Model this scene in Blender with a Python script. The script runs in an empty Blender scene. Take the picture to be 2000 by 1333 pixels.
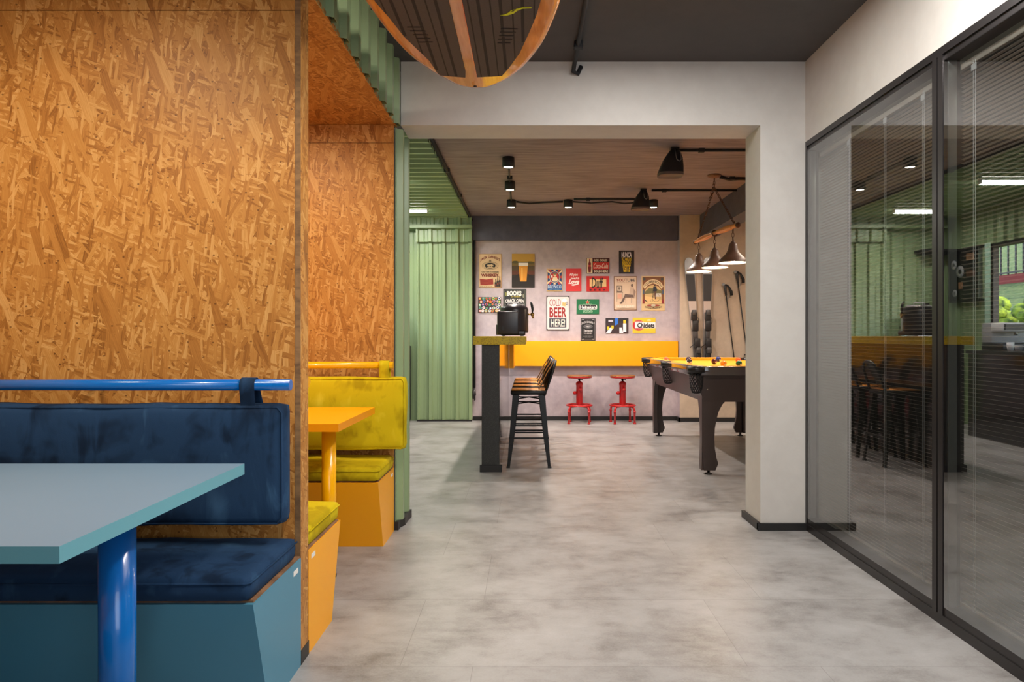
import bpy, bmesh, math, random
from mathutils import Vector, Matrix, noise
PI = math.pi
C = bpy.context.scene.collection
F = 1333.0; HX = 1033.0; HY = 657.0; CZ = 1.15
# ------------------------------------------------------------------ camera
cam_d = bpy.data.cameras.new('camera'); cam = bpy.data.objects.new('camera', cam_d); C.objects.link(cam)
cam.location = (0, 0, CZ); cam.rotation_euler = (PI/2, 0, 0)
cam_d.sensor_width = 36; cam_d.lens = 36*F/2000; cam_d.clip_start = .05; cam_d.clip_end = 200
cam_d.shift_x = -(HX-1000)/2000; cam_d.shift_y = (HY-666.5)/2000
bpy.context.scene.camera = cam
# ------------------------------------------------------------------ world, exposure
sc = bpy.context.scene
sc.view_settings.view_transform = 'Standard'; sc.view_settings.look = 'None'
sc.view_settings.gamma = 1; sc.view_settings.use_curve_mapping = False
sc.view_settings.exposure = 0.55
w = bpy.data.worlds.new('sky'); sc.world = w; w.use_nodes = True
wn = w.node_tree
sky = wn.nodes.new('ShaderNodeTexSky'); sky.sky_type = 'NISHITA'; sky.sun_disc = False
sky.sun_elevation = math.radians(50); sky.sun_rotation = math.radians(200)
wn.links.new(sky.outputs[0], wn.nodes['Background'].inputs[0]); wn.nodes['Background'].inputs[1].default_value = 1.0
def light(name, kind, loc, power, color=(1,1,1), rot=(0,0,0), size=.1, size_y=None, spot=None, blend=.5, parent=None):
    d = bpy.data.lights.new(name, kind); d.energy = power; d.color = color
    if kind == 'AREA':
        d.size = size
        if size_y: d.shape = 'RECTANGLE'; d.size_y = size_y
    elif kind == 'SUN': d.angle = size
    else: d.shadow_soft_size = size
    if kind == 'SPOT': d.spot_size = spot; d.spot_blend = blend
    o = bpy.data.objects.new(name, d); C.objects.link(o); o.location = loc; o.rotation_euler = rot
    if parent: o.parent = parent
    return o
WARM = (1,.84,.68); NEUT = (1,.95,.89); COOL = (.72,.84,1)
light('sun', 'SUN', (-20,10,20), 7, (1,.95,.88), (math.radians(35), math.radians(-28), 0), .01)
# cool fill light added behind the camera, and the ceiling lamps of the front room
light('rear_fill_light', 'AREA', (.9,-1.6,1.7), 24, (.84,.92,1), (math.radians(84),0,math.radians(32)), 1.6, 2.0)
light('front_ceiling_light', 'AREA', (1.15,1.75,2.76), 40, NEUT, (0,0,0), .2, 1.2)
light('front_ceiling_light', 'AREA', (.6,3.0,2.76), 15, NEUT, (0,0,0), .25, .6)
light('front_wall_spot', 'SPOT', (.22,.75,2.72), 80, WARM, (math.radians(58),0,math.radians(40)), .07, spot=math.radians(95), blend=1)
light('booth_fill_light', 'AREA', (-1.45,3.2,2.36), 13, (1,.82,.58), (0,0,0), .35, .35)  # unseen warm fill inside the yellow booth, no fitting modelled
light('booth_fill_light', 'AREA', (-1.5,1.5,2.36), 12, (1,.85,.66), (0,0,0), .35, .35)  # unseen warm fill inside the blue booth, no fitting modelled
light('bar_fill_light', 'AREA', (2.9,6.6,2.74), 30, WARM, (0,0,0), .3, 2.0)  # extra light added in the hidden right part of the bar
light('office_fill_light', 'AREA', (2.3,2.3,2.7), 9, WARM, (0,0,0), .1, 2.0)  # unseen light added to brighten the blinds and floor behind the glass
# ------------------------------------------------------------------ materials
def lin(c): return tuple(((v/255)/12.92 if v/255 <= .04045 else ((v/255+.055)/1.055)**2.4) for v in c)
MC = {}
class NT:
    def __init__(s, name):
        s.m = bpy.data.materials.new(name); s.m.use_nodes = True; s.t = s.m.node_tree
        s.b = s.t.nodes['Principled BSDF']; s.out = s.t.nodes['Material Output']
    def n(s, typ, **kw):
        nd = s.t.nodes.new('ShaderNode'+typ)
        for k, v in kw.items():
            if k.startswith('i_'):
                nd.inputs[k[2:].replace('_', ' ')].default_value = v
            else: setattr(nd, k, v)
        return nd
    def l(s, a, b): s.t.links.new(a, b)
    def math(s, op, a, b=None, c=None):
        nd = s.t.nodes.new('ShaderNodeMath'); nd.operation = op
        for i, v in enumerate((a, b, c)):
            if v is None: continue
            if isinstance(v, (int, float)): nd.inputs[i].default_value = v
            else: s.l(v, nd.inputs[i])
        return nd.outputs[0]
    def mix(s, f, a, b, bt='MIX'):
        nd = s.t.nodes.new('ShaderNodeMix'); nd.data_type = 'RGBA'; nd.blend_type = bt
        for i, v in ((0, f), (6, a), (7, b)):
            if isinstance(v, (int, float)): nd.inputs[i].default_value = v
            elif isinstance(v, tuple): nd.inputs[i].default_value = (*v[:3], 1)
            else: s.l(v, nd.inputs[i])
        return nd.outputs[2]
    def ramp(s, f, stops):
        nd = s.t.nodes.new('ShaderNodeValToRGB'); cr = nd.color_ramp
        while len(cr.elements) < len(stops): cr.elements.new(.5)
        for e, (p, c) in zip(cr.elements, stops):
            e.position = p; e.color = (*c, 1) if isinstance(c, tuple) else (c, c, c, 1)
        s.l(f, nd.inputs[0]); return nd.outputs[0]
    def mapping(s, coord, scale=(1,1,1), rot=0, loc=(0,0,0)):
        mp = s.n('Mapping'); s.l(coord, mp.inputs[0])
        mp.inputs['Scale'].default_value = scale; mp.inputs['Rotation'].default_value = (0,0,rot); mp.inputs['Location'].default_value = loc
        return mp.outputs[0]
    def noise(s, coord, scale, detail=3, rough=.5, dist=0):
        nd = s.n('TexNoise'); s.l(coord, nd.inputs['Vector'])
        nd.inputs['Scale'].default_value = scale; nd.inputs['Detail'].default_value = detail
        nd.inputs['Roughness'].default_value = rough; nd.inputs['Distortion'].default_value = dist
        return nd.outputs['Fac']
    def bump(s, h, strength=.3, dist=.01):
        nd = s.n('Bump'); s.l(h, nd.inputs['Height']); nd.inputs['Strength'].default_value = strength; nd.inputs['Distance'].default_value = dist
        s.l(nd.outputs[0], s.b.inputs['Normal'])
def mat(name, rgb, rough=.5, metal=0, spec=.5, emit=None, estr=0, coat=0, var=.06, vscale=6, bump=0, bscale=60):
    """plain paint / plastic / metal with slight procedural variation"""
    if name in MC: return MC[name]
    t = NT(name); c = lin(rgb)
    tc = t.n('TexCoord')
    nz = t.noise(tc.outputs['Object'], vscale, 4)
    lo = tuple(v*(1-var) for v in c); hi = tuple(min(1, v*(1+var)) for v in c)
    t.l(t.mix(nz, lo, hi), t.b.inputs['Base Color'])
    t.b.inputs['Roughness'].default_value = rough; t.b.inputs['Metallic'].default_value = metal
    t.b.inputs['Specular IOR Level'].default_value = spec; t.b.inputs['Coat Weight'].default_value = coat
    if bump: t.bump(t.noise(tc.outputs['Object'], bscale, 4), bump, .004)
    if emit:
        t.b.inputs['Emission Color'].default_value = (*emit, 1); t.b.inputs['Emission Strength'].default_value = estr
    MC[name] = t.m; return t.m
def osb():
    t = NT('osb_board'); uv = t.n('TexCoord').outputs['UV']
    warp = t.n('TexNoise'); t.l(uv, warp.inputs['Vector']); warp.inputs['Scale'].default_value = 7; warp.inputs['Detail'].default_value = 2
    off = t.n('VectorMath', operation='SCALE'); sub = t.n('VectorMath', operation='SUBTRACT')
    t.l(warp.outputs['Color'], sub.inputs[0]); sub.inputs[1].default_value = (.5,.5,.5)
    t.l(sub.outputs[0], off.inputs[0]); off.inputs['Scale'].default_value = .018
    add = t.n('VectorMath', operation='ADD'); t.l(uv, add.inputs[0]); t.l(off.outputs[0], add.inputs[1])
    co = add.outputs[0]
    val = None; height = None
    layers = [(15,9,60,1.0),(80,13,75,.5),(-40,8,52,.5),(62,16,90,.45),(-72,9,44,.42),(35,18,110,.42),(-15,10,70,.35),(100,8,40,.35),(50,17,100,.3),(-58,11,80,.35),(88,9,48,.22),(20,20,120,.3),(-82,14,100,.3),(70,7,36,.16)]
    for i, (a, sx, sy, keep) in enumerate(layers):
        rt = t.mapping(co, (1,1,1), math.radians(a), (i*.37, i*.53, 0))
        wob = t.n('TexNoise'); t.l(t.mapping(rt, (9,9,1)), wob.inputs['Vector']); wob.inputs['Scale'].default_value = 1; wob.inputs['Detail'].default_value = 1
        mp = t.mapping(rt, (sx, sy, 1), 0, (i*3.7, i*5.3, 0))
        v = t.n('TexVoronoi', voronoi_dimensions='2D'); t.l(mp, v.inputs['Vector']); v.inputs['Scale'].default_value = 1; v.inputs['Randomness'].default_value = .85
        v.distance = 'CHEBYCHEV'
        sp = t.n('SeparateColor'); t.l(v.outputs['Color'], sp.inputs[0])
        gm = t.mapping(rt, (12, 330, 1)); grain = t.noise(gm, 1, 3, .6)
        tone = t.math('ADD', t.math('MULTIPLY', sp.outputs[1], .5), t.math('MULTIPLY', grain, .55))
        if val is None: val = tone; height = sp.outputs[2]
        else:
            mask = t.math('GREATER_THAN', sp.outputs[0], 1-keep)
            mx = t.n('Mix'); t.l(mask, mx.inputs[0]); t.l(val, mx.inputs[2]); t.l(tone, mx.inputs[3]); val = mx.outputs[0]
            mh = t.n('Mix'); t.l(mask, mh.inputs[0]); t.l(height, mh.inputs[2]); t.l(sp.outputs[2], mh.inputs[3]); height = mh.outputs[0]
    col = t.ramp(val, [(.18, lin((112,68,26))), (.32, lin((156,102,44))), (.47, lin((178,122,58))), (.62, lin((190,136,68))), (.84, lin((216,168,102)))])
    big = t.noise(uv, 3, 3)
    fl = t.n('TexVoronoi', voronoi_dimensions='2D'); t.l(t.mapping(uv, (26,34,1), .5), fl.inputs['Vector']); fl.inputs['Scale'].default_value = 1
    fs_ = t.n('SeparateColor'); t.l(fl.outputs['Color'], fs_.inputs[0])
    col = t.mix(t.math('MULTIPLY', t.math('MULTIPLY', t.math('LESS_THAN', fl.outputs['Distance'], .1), t.math('GREATER_THAN', fs_.outputs[0], .86)), .75), col, lin((74,40,14)))
    col = t.mix(t.math('MULTIPLY', t.math('GREATER_THAN', t.noise(t.mapping(uv, (16,60,1), 1.1), 1, 3, .6), .66), .55), col, lin((140,84,30)))
    t.l(t.mix(t.math('MULTIPLY', big, .22), col, lin((176,112,46))), t.b.inputs['Base Color'])
    t.b.inputs['Roughness'].default_value = .5; t.b.inputs['Specular IOR Level'].default_value = .35
    t.bump(t.math('ADD', height, t.math('MULTIPLY', val, .6)), .25, .002)
    return t.m
def velvet(name, dark, mid, light_):
    t = NT(name); ob = t.n('TexCoord').outputs['Object']
    m1 = t.mapping(ob, (1,1,1.3), .4)
    a = t.noise(m1, 3.2, 3, .5, 1.0); b = t.noise(t.mapping(ob, (2.2,2.2,.9), .9), 5, 3, .55, 1.2)
    s = t.math('ADD', t.math('MULTIPLY', a, .62), t.math('MULTIPLY', b, .38))
    t.l(t.ramp(s, [(.38, lin(dark)), (.48, lin(mid)), (.56, lin(mid)), (.68, lin(light_))]), t.b.inputs['Base Color'])
    t.b.inputs['Roughness'].default_value = .85; t.b.inputs['Sheen Weight'].default_value = .35
    t.b.inputs['Sheen Roughness'].default_value = .35; t.b.inputs['Specular IOR Level'].default_value = .2
    t.l(t.mix(.5, lin(mid), lin(light_)), t.b.inputs['Sheen Tint'])
    t.bump(t.math('ADD', s, t.math('MULTIPLY', t.noise(ob, 500, 1), .05)), .35, .012)
    return t.m
def floor_mat():
    t = NT('vinyl_concrete_tiles'); uv = t.n('TexCoord').outputs['UV']
    mp = t.mapping(uv, (1,1,1), 0, (.195,-2.373+.605*4,0))
    br = t.n('TexBrick'); t.l(mp, br.inputs['Vector']); br.offset = .21; br.offset_frequency = 2
    br.inputs['Scale'].default_value = 1; br.inputs['Brick Width'].default_value = 1.21; br.inputs['Row Height'].default_value = .605
    br.inputs['Mortar Size'].default_value = .0012; br.inputs['Mortar Smooth'].default_value = .2; br.inputs['Bias'].default_value = 0
    br.inputs['Color1'].default_value = (.0,.0,.0,1); br.inputs['Color2'].default_value = (1,1,1,1); br.inputs['Mortar'].default_value = (.5,.5,.5,1)
    st = t.mapping(uv, (1,1.15,1)); n1 = t.noise(st, 2.6, 6, .6, .3); n2 = t.noise(t.mapping(uv, (1,1.6,1), 0, (4,3,0)), 8, 5, .65, .3); n3 = t.noise(uv, 120, 3, .7)
    s = t.math('ADD', t.math('ADD', t.math('MULTIPLY', n1, .55), t.math('MULTIPLY', n2, .3)), t.math('MULTIPLY', n3, .15))
    col = t.ramp(s, [(.34, lin((106,103,102))), (.43, lin((138,136,135))), (.52, lin((156,155,155))), (.66, lin((170,170,171)))])
    tint = t.mix(.06, col, br.outputs['Color'], 'SOFT_LIGHT')
    mo = t.mix(t.math('MULTIPLY', br.outputs['Fac'], .45), tint, lin((88,84,80)))
    t.l(mo, t.b.inputs['Base Color']); t.b.inputs['Specular IOR Level'].default_value = .45
    t.l(t.math('ADD', t.math('MULTIPLY', s, .35), .2), t.b.inputs['Roughness'])
    t.bump(t.math('SUBTRACT', t.math('MULTIPLY', n3, .12), br.outputs['Fac']), .15, .002)
    return t.m
def plaster(name, rgb, rgb2, scale=2.2, rough=.7, bump=.15):
    t = NT(name); ob = t.n('TexCoord').outputs['Object']
    s = t.math('ADD', t.math('MULTIPLY', t.noise(ob, scale, 6, .62, .8), .7), t.math('MULTIPLY', t.noise(ob, scale*9, 4, .6), .3))
    t.l(t.ramp(s, [(.38, lin(rgb2)), (.6, lin(rgb))]), t.b.inputs['Base Color'])
    t.b.inputs['Roughness'].default_value = rough; t.bump(s, bump, .01); return t.m
def board_ceiling():
    t = NT('dark_board_marked_concrete'); ob = t.n('TexCoord').outputs['Object']
    g = t.noise(t.mapping(ob, (1.2,16,1)), 2.2, 5, .65, .4); b = t.noise(ob, 1.3, 4)
    s = t.math('ADD', t.math('MULTIPLY', g, .7), t.math('MULTIPLY', b, .3))
    t.l(t.ramp(s, [(.35, lin((106,95,103))), (.62, lin((148,136,143)))]), t.b.inputs['Base Color'])
    t.b.inputs['Roughness'].default_value = .75; t.bump(s, .3, .01); return t.m
def wood(name, rgb, rgb2, rough=.4, axis=(20,1.5,1), coat=0):
    t = NT(name); ob = t.n('TexCoord').outputs['Object']
    g = t.noise(t.mapping(ob, axis), 3, 5, .6, .6)
    t.l(t.ramp(g, [(.35, lin(rgb2)), (.62, lin(rgb))]), t.b.inputs['Base Color'])
    t.b.inputs['Roughness'].default_value = rough; t.b.inputs['Coat Weight'].default_value = coat; t.bump(g, .1, .003); return t.m
def speckle(name, rgb, rgb2, rough=.3):
    t = NT(name); ob = t.n('TexCoord').outputs['Object']
    v = t.n('TexVoronoi'); t.l(ob, v.inputs['Vector']); v.inputs['Scale'].default_value = 220
    sp = t.n('SeparateColor'); t.l(v.outputs['Color'], sp.inputs[0])
    t.l(t.ramp(sp.outputs[0], [(.0, lin(rgb2)), (.28, lin(rgb2)), (.32, lin(rgb)), (1, lin(rgb))]), t.b.inputs['Base Color'])
    t.b.inputs['Roughness'].default_value = rough; return t.m
def glass_mats():
    t = NT('reflective_window_glass'); t.t.nodes.remove(t.b)
    tr = t.n('BsdfTransparent'); gl = t.n('BsdfGlossy'); gl.inputs['Roughness'].default_value = 0; gl.inputs['Color'].default_value = (.95,.95,.96,1)
    tr.inputs['Color'].default_value = (.82,.84,.84,1)
    fr = t.n('LayerWeight'); fr.inputs['Blend'].default_value = .35
    f = t.math('ADD', t.math('MULTIPLY', fr.outputs['Fresnel'], .5), .27)
    mx = t.n('MixShader'); t.l(f, mx.inputs[0]); t.l(tr.outputs[0], mx.inputs[1]); t.l(gl.outputs[0], mx.inputs[2]); t.l(mx.outputs[0], t.out.inputs[0])
    u = NT('clear_glass_back'); u.t.nodes.remove(u.b); tr = u.n('BsdfTransparent'); tr.inputs['Color'].default_value = (.92,.95,.94,1); u.l(tr.outputs[0], u.out.inputs[0])
    return t.m, u.m
def leaf_mat(name, a, b):
    t = NT(name); ob = t.n('TexCoord').outputs['Object']
    t.l(t.ramp(t.noise(ob, 7, 5, .7), [(.35, lin(b)), (.65, lin(a))]), t.b.inputs['Base Color']); t.b.inputs['Roughness'].default_value = .8
    t.bump(t.noise(ob, 20, 4), .6, .05); return t.m
M = dict(
 osb=osb(), floor=floor_mat(),
 white=plaster('white_wall_paint', (206,204,200), (198,195,191), 1.5, .6, .06),
 dark_ceiling=plaster('charcoal_ceiling_paint', (80,76,75), (72,69,68), 1.2, .7, .08),
 board_ceiling=board_ceiling(),
 cement=plaster('grey_cement_plaster', (190,178,184), (166,154,162), 1.6, .7, .15),
 cream=plaster('cream_cement_plaster', (198,180,160), (178,161,144), 1.3, .7, .15),
 beam=plaster('slate_beam_paint', (86,86,102), (72,72,88), 2, .5, .2),
 green=mat('green_painted_steel', (142,163,122), .34, 0, .5, var=.05, vscale=1.5),
 black=mat('black_skirting', (30,29,30), .45), blackgloss=mat('glossy_black_laminate', (33,31,32), .12, 0, .6, coat=.3),
 blackmetal=mat('black_enamelled_steel', (16,16,17), .3, 0, .35),
 granite=speckle('dark_speckled_stone', (38,39,39), (52,54,52), .4),
 olive=speckle('speckled_mustard_stone', (200,170,12), (160,132,12), .35),
 yellow=mat('yellow_laminate', (250,172,0), .38, var=.02), yellowmetal=mat('yellow_enamelled_tube', (250,180,5), .22, coat=.3, var=.02),
 bluelam=mat('dusty_blue_laminate', (72,136,164), .4, var=.02), bluetop=mat('pale_blue_table_laminate', (112,142,168), .42, var=.02),
 tealedge=mat('teal_edge_banding', (98,160,176), .4, var=.02), yellowedge=mat('amber_edge_banding', (236,150,0), .4, var=.02),
 blue=mat('blue_enamelled_tube', (4,100,182), .22, coat=.4, var=.02),
 navy_v=velvet('navy_velvet', (10,32,56), (28,56,88), (50,84,118)), yellow_v=velvet('yellow_velvet', (166,144,4), (198,176,14), (222,202,48)),
 chip=wood('raw_board_edge', (150,110,78), (104,74,52), .8, (3,3,3)),
 darkchip=wood('weathered_board_edge', (140,108,72), (104,78,52), .8, (3,3,9)),
 frame=mat('anodised_dark_frame', (58,55,56), .3, .6, var=.03), alu=mat('bright_aluminium_spacer', (190,195,195), .3, .8),
 slat=mat('grey_blind_slat', (190,180,172), .45, .1, var=.02),
 red=mat('red_enamelled_pipe', (178,16,20), .3, coat=.3, var=.05),
 seatwood=wood('brown_stool_wood', (140,92,56), (96,58,34), .45, (3,16,3)),
 orangewood=wood('orange_varnished_wood', (226,150,52), (190,112,30), .3, (16,2,2), .3),
 boardwood=wood('honey_board_veneer', (236,156,70), (214,128,46), .18, (14,1.2,1), .6),
 pad=mat('charcoal_foam_pad', (86,77,72), .75, bump=.3, bscale=150), groove=mat('black_foam_groove', (50,44,42), .85),
 lime=mat('lime_print', (214,224,20), .6), orangeline=mat('orange_pinstripe', (240,110,20), .4),
 railgloss=mat('polished_brown_rail', (62,52,50), .1, coat=.8, var=.05), poolbody=mat('dark_brown_laminate', (62,52,50), .35, var=.08), cloth=mat('yellow_pool_cloth', (232,158,18), .8, var=.03, bump=.1, bscale=400),
 leather=mat('black_leather', (26,24,25), .35, bump=.2, bscale=120),
 chrome=mat('chrome', (210,208,205), .15, 1), gold=mat('brass', (196,154,84), .25, 1), steel=mat('brushed_steel', (150,150,152), .35, .9),
 rust=mat('rusty_brown_chain', (92,62,48), .6, .4, var=.3, vscale=60),
 shade=mat('brown_enamel_shade', (112,84,72), .45, var=.08), shadein=mat('cream_shade_lining', (250,225,190), .6),
 plastic=mat('black_plastic', (34,32,35), .38), plastic2=mat('satin_black_plastic', (46,42,46), .3, bump=.1, bscale=300), greyplastic=mat('grey_plastic', (150,152,158), .4), whiteplastic=mat('white_plastic', (220,222,228), .35),
 speaker=mat('matte_black_speaker', (30,31,35), .6), grille=mat('taupe_speaker_grille', (112,100,95), .8),
 paper=mat('white_paper', (230,228,225), .6), lampglow=mat('glowing_lamp_lens', (255,240,220), .4, emit=(1,.86,.66), estr=18),
 tubeglow=mat('glowing_tube', (255,255,250), .4, emit=(1,.97,.88), estr=9),
 bulb=mat('glowing_bulb', (255,240,220), .4, emit=(1,.86,.66), estr=40),
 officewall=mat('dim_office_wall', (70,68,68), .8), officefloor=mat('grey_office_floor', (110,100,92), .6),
 brickred=mat('red_painted_render', (160,62,56), .8, bump=.3, bscale=90), mint=mat('pale_mint_jamb', (188,222,205), .5),
 soffit=mat('white_soffit', (225,222,228), .8), grass=leaf_mat('dry_lawn', (150,160,95), (96,118,58)), hedge=leaf_mat('lime_hedge', (176,196,52), (60,84,26)),
 bark=wood('tree_bark', (110,88,72), (60,46,38), .9, (8,8,1)), pale=mat('pale_path', (222,216,208), .8),
 netcord=mat('black_net_cord', (24,23,25), .7), mat_screen=mat('dark_screen', (18,18,20), .15),
)
GLASS, GLASSB = glass_mats()
# ------------------------------------------------------------------ mesh builder
class MB:
    def __init__(s): s.v = []; s.f = []; s.m = []; s.sm = []; s.mats = []
    def mi(s, m):
        if m not in s.mats: s.mats.append(m)
        return s.mats.index(m)
    def add(s, vs, fs, m, smooth=False, mtx=None):
        b = len(s.v)
        s.v += [tuple(mtx @ Vector(p)) if mtx else tuple(p) for p in vs]
        k = s.mi(m)
        for f in fs: s.f.append([b+i for i in f]); s.m.append(k); s.sm.append(smooth)
        return s
    def box(s, x0, x1, y0, y1, z0, z1, m, mtx=None, facem=None):
        x0, x1 = sorted((x0, x1)); y0, y1 = sorted((y0, y1)); z0, z1 = sorted((z0, z1))
        vs = [(x0,y0,z0),(x1,y0,z0),(x1,y1,z0),(x0,y1,z0),(x0,y0,z1),(x1,y0,z1),(x1,y1,z1),(x0,y1,z1)]
        fs = {'z-':[0,3,2,1],'z+':[4,5,6,7],'y-':[0,1,5,4],'x+':[1,2,6,5],'y+':[2,3,7,6],'x-':[3,0,4,7]}
        b = len(s.v); s.v += [tuple(mtx @ Vector(p)) if mtx else p for p in vs]
        for k, f in fs.items():
            s.f.append([b+i for i in f]); s.m.append(s.mi((facem or {}).get(k, m))); s.sm.append(False)
        return s
    def rbox(s, x0, x1, y0, y1, z0, z1, r, m, seg=3, mtx=None):
        bm = bmesh.new(); bmesh.ops.create_cube(bm, size=1)
        for v in bm.verts: v.co = Vector(((x0+x1)/2+v.co.x*(x1-x0), (y0+y1)/2+v.co.y*(y1-y0), (z0+z1)/2+v.co.z*(z1-z0)))
        bmesh.ops.bevel(bm, geom=bm.edges[:], offset=r, segments=seg, affect='EDGES', profile=.5)
        bm.verts.index_update()
        s.add([v.co[:] for v in bm.verts], [[v.index for v in f.verts] for f in bm.faces], m, seg > 1, mtx); bm.free(); return s
    def prism(s, pts, d0, d1, axis, m, mtx=None):
        """outline pts extruded along axis; pts are the two other coords in order (x,y,z minus axis)"""
        def P(a, b, d): return {'x':(d,a,b),'y':(a,d,b),'z':(a,b,d)}[axis]
        n = len(pts); vs = [P(a,b,d0) for a,b in pts]+[P(a,b,d1) for a,b in pts]
        area = sum(pts[i][0]*pts[(i+1)%n][1]-pts[(i+1)%n][0]*pts[i][1] for i in range(n))
        flip = (area > 0) != (axis == 'y'); 
        if d1 < d0: flip = not flip
        fs = [list(range(n)), list(range(n, 2*n))[::-1]]+[[i, i+n, (i+1)%n+n, (i+1)%n] for i in range(n)]
        if flip: fs = [f[::-1] for f in fs]
        return s.add(vs, fs, m, False, mtx)
    def lathe(s, prof, m, c=(0,0,0), seg=32, mtx=None, smooth=True):
        vs = []; fs = []
        for r, z in prof:
            for k in range(seg):
                a = 2*PI*k/seg; vs.append((c[0]+r*math.cos(a), c[1]+r*math.sin(a), c[2]+z))
        for i in range(len(prof)-1):
            for k in range(seg):
                k2 = (k+1) % seg; fs.append([i*seg+k, i*seg+k2, (i+1)*seg+k2, (i+1)*seg+k])
        if prof[0][0] > 1e-5: fs.append(list(range(seg))[::-1])
        if prof[-1][0] > 1e-5: fs.append([(len(prof)-1)*seg+k for k in range(seg)])
        return s.add(vs, fs, m, smooth, mtx)
    def tube(s, pts, r, m, seg=12, closed=False, cap=True):
        pts = [Vector(p) for p in pts]; n = len(pts); rs = r if isinstance(r, (list, tuple)) else [r]*n
        vs = []; fs = []; up = None
        for i, p in enumerate(pts):
            a = pts[(i-1) % n] if (closed or i > 0) else p; b = pts[(i+1) % n] if (closed or i < n-1) else p
            d = (b-a).normalized()
            if up is None:
                up = Vector((0,0,1)) if abs(d.z) < .9 else Vector((1,0,0))
            sd = d.cross(up).normalized(); up = sd.cross(d).normalized()
            for k in range(seg):
                t = 2*PI*k/seg; vs.append(tuple(p+(sd*math.cos(t)+up*math.sin(t))*rs[i]))
        for i in range(n if closed else n-1):
            j = (i+1) % n
            for k in range(seg):
                k2 = (k+1) % seg; fs.append([i*seg+k, i*seg+k2, j*seg+k2, j*seg+k])
        if not closed and cap: fs += [list(range(seg))[::-1], [(n-1)*seg+k for k in range(seg)]]
        b = len(s.f); s.add(vs, fs, m, True)
        if not closed and cap: s.sm[-1] = s.sm[-2] = False
        return s
    def sphere(s, c, r, m, seg=20, rings=12, sc=(1,1,1)):
        prof = [(max(1e-6, r*math.sin(PI*i/rings)), -r*math.cos(PI*i/rings)) for i in range(rings+1)]
        mt = Matrix.Translation(c) @ Matrix.Diagonal((*sc, 1)); return s.lathe(prof, m, (0,0,0), seg, mt)
    def ring(s, c, R, r, m, seg=16, tseg=6, rot=None):
        rot = rot or Matrix(); mt = Matrix.Translation(c) @ rot
        vs = []; fs = []
        for i in range(seg):
            a = 2*PI*i/seg
            for j in range(tseg):
                b = 2*PI*j/tseg; q = R+r*math.cos(b); vs.append((q*math.cos(a), q*math.sin(a), r*math.sin(b)))
        for i in range(seg):
            for j in range(tseg):
                i2 = (i+1)%seg; j2 = (j+1)%tseg; fs.append([i*tseg+j, i2*tseg+j, i2*tseg+j2, i*tseg+j2])
        return s.add(vs, fs, m, True, mt)
    def build(s, name, parent=None, org=None, **tags):
        me = bpy.data.meshes.new(name)
        o_ = Vector(org) if org else Vector((0,0,0))
        me.from_pydata([tuple(Vector(v)-o_) for v in s.v], [], s.f); 
        for m in s.mats: me.materials.append(m)
        me.polygons.foreach_set('material_index', s.m); me.polygons.foreach_set('use_smooth', s.sm)
        uvl = me.uv_layers.new(name='UVMap'); me.update()
        for p in me.polygons:
            n = p.normal; ax = max(range(3), key=lambda i: abs(n[i]))
            for li in p.loop_indices:
                co = s.v[me.loops[li].vertex_index]
                uvl.data[li].uv = {0:(co[1]+7.3, co[2]), 1:(co[0], co[2]+3.1), 2:(co[0], co[1])}[ax]
        o = bpy.data.objects.new(name, me); C.objects.link(o); o.location = o_
        if parent is not None:
            o.parent = parent
            if org is None: o.location = -Vector(parent_world(parent))
            else: o.location = o_-Vector(parent_world(parent))
        for k, v in tags.items(): o[k] = v
        return o
def parent_world(p):
    loc = Vector(p.location)
    while p.parent is not None: p = p.parent; loc += Vector(p.location)
    return loc
def thing(name, label, cat, loc=(0,0,0), group=None):
    o = bpy.data.objects.new(name, None); C.objects.link(o); o.location = loc; o.empty_display_size = .1
    o['label'] = label; o['category'] = cat
    if group: o['group'] = group
    return o
def tag(o, label, cat, group=None):
    o['label'] = label; o['category'] = cat
    if group: o['group'] = group
    return o
def struct(mb, name, label=None):
    o = mb.build(name, kind='structure')
    if label: o['label'] = label; o['category'] = name.split('_')[0]
    return o
def copy_tree(o, parent=None, loc=None, label=None):
    c = o.copy(); C.objects.link(c); c.parent = parent
    if loc is not None: c.location = loc
    if label: c['label'] = label
    for ch in list(o.children): copy_tree(ch, c)
    return c
def corr(mb, u0, u1, w0, w1, place, m, pitch=.18, depth=.035, phase=0.0, th=.0012):
    """trapezoid steel sheet: ribs across u, length along w; place(u,w,d)->xyz"""
    prof = [(0,0),(.30,0),(.36,.12),(.42,0),(.62,0),(.70,1),(.92,1),(1.0,0)]
    us = []
    k0 = int(math.floor((u0-phase)/pitch))-1
    for k in range(k0, int((u1-u0)/pitch)+k0+4):
        for a, d in prof[:-1]:
            us.append((phase+(k+a)*pitch, d*depth))
    pts = []
    for i in range(len(us)-1):
        (ua, da), (ub, db) = us[i], us[i+1]
        if ub <= u0 or ua >= u1: continue
        def at(u): return da+(db-da)*(u-ua)/(ub-ua) if ub > ua else da
        if ua < u0: ua2 = u0
        else: ua2 = ua
        ub2 = min(ub, u1)
        if not pts: pts.append((ua2, at(ua2)))
        pts.append((ub2, at(ub2)))
    n = len(pts); vs = []
    for u, d in pts: vs += [place(u, w0, d), place(u, w1, d), place(u, w0, d-th), place(u, w1, d-th)]
    fs = []
    for i in range(n-1):
        a = 4*i; b = 4*(i+1)
        fs += [[a, b, b+1, a+1], [a+2, a+3, b+3, b+2], [a, a+2, b+2, b], [a+1, b+1, b+3, a+3]]
    fs += [[0,1,3,2], [4*n-4, 4*n-2, 4*n-1, 4*n-3]]
    mb.add(vs, fs, m); return mb
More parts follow.
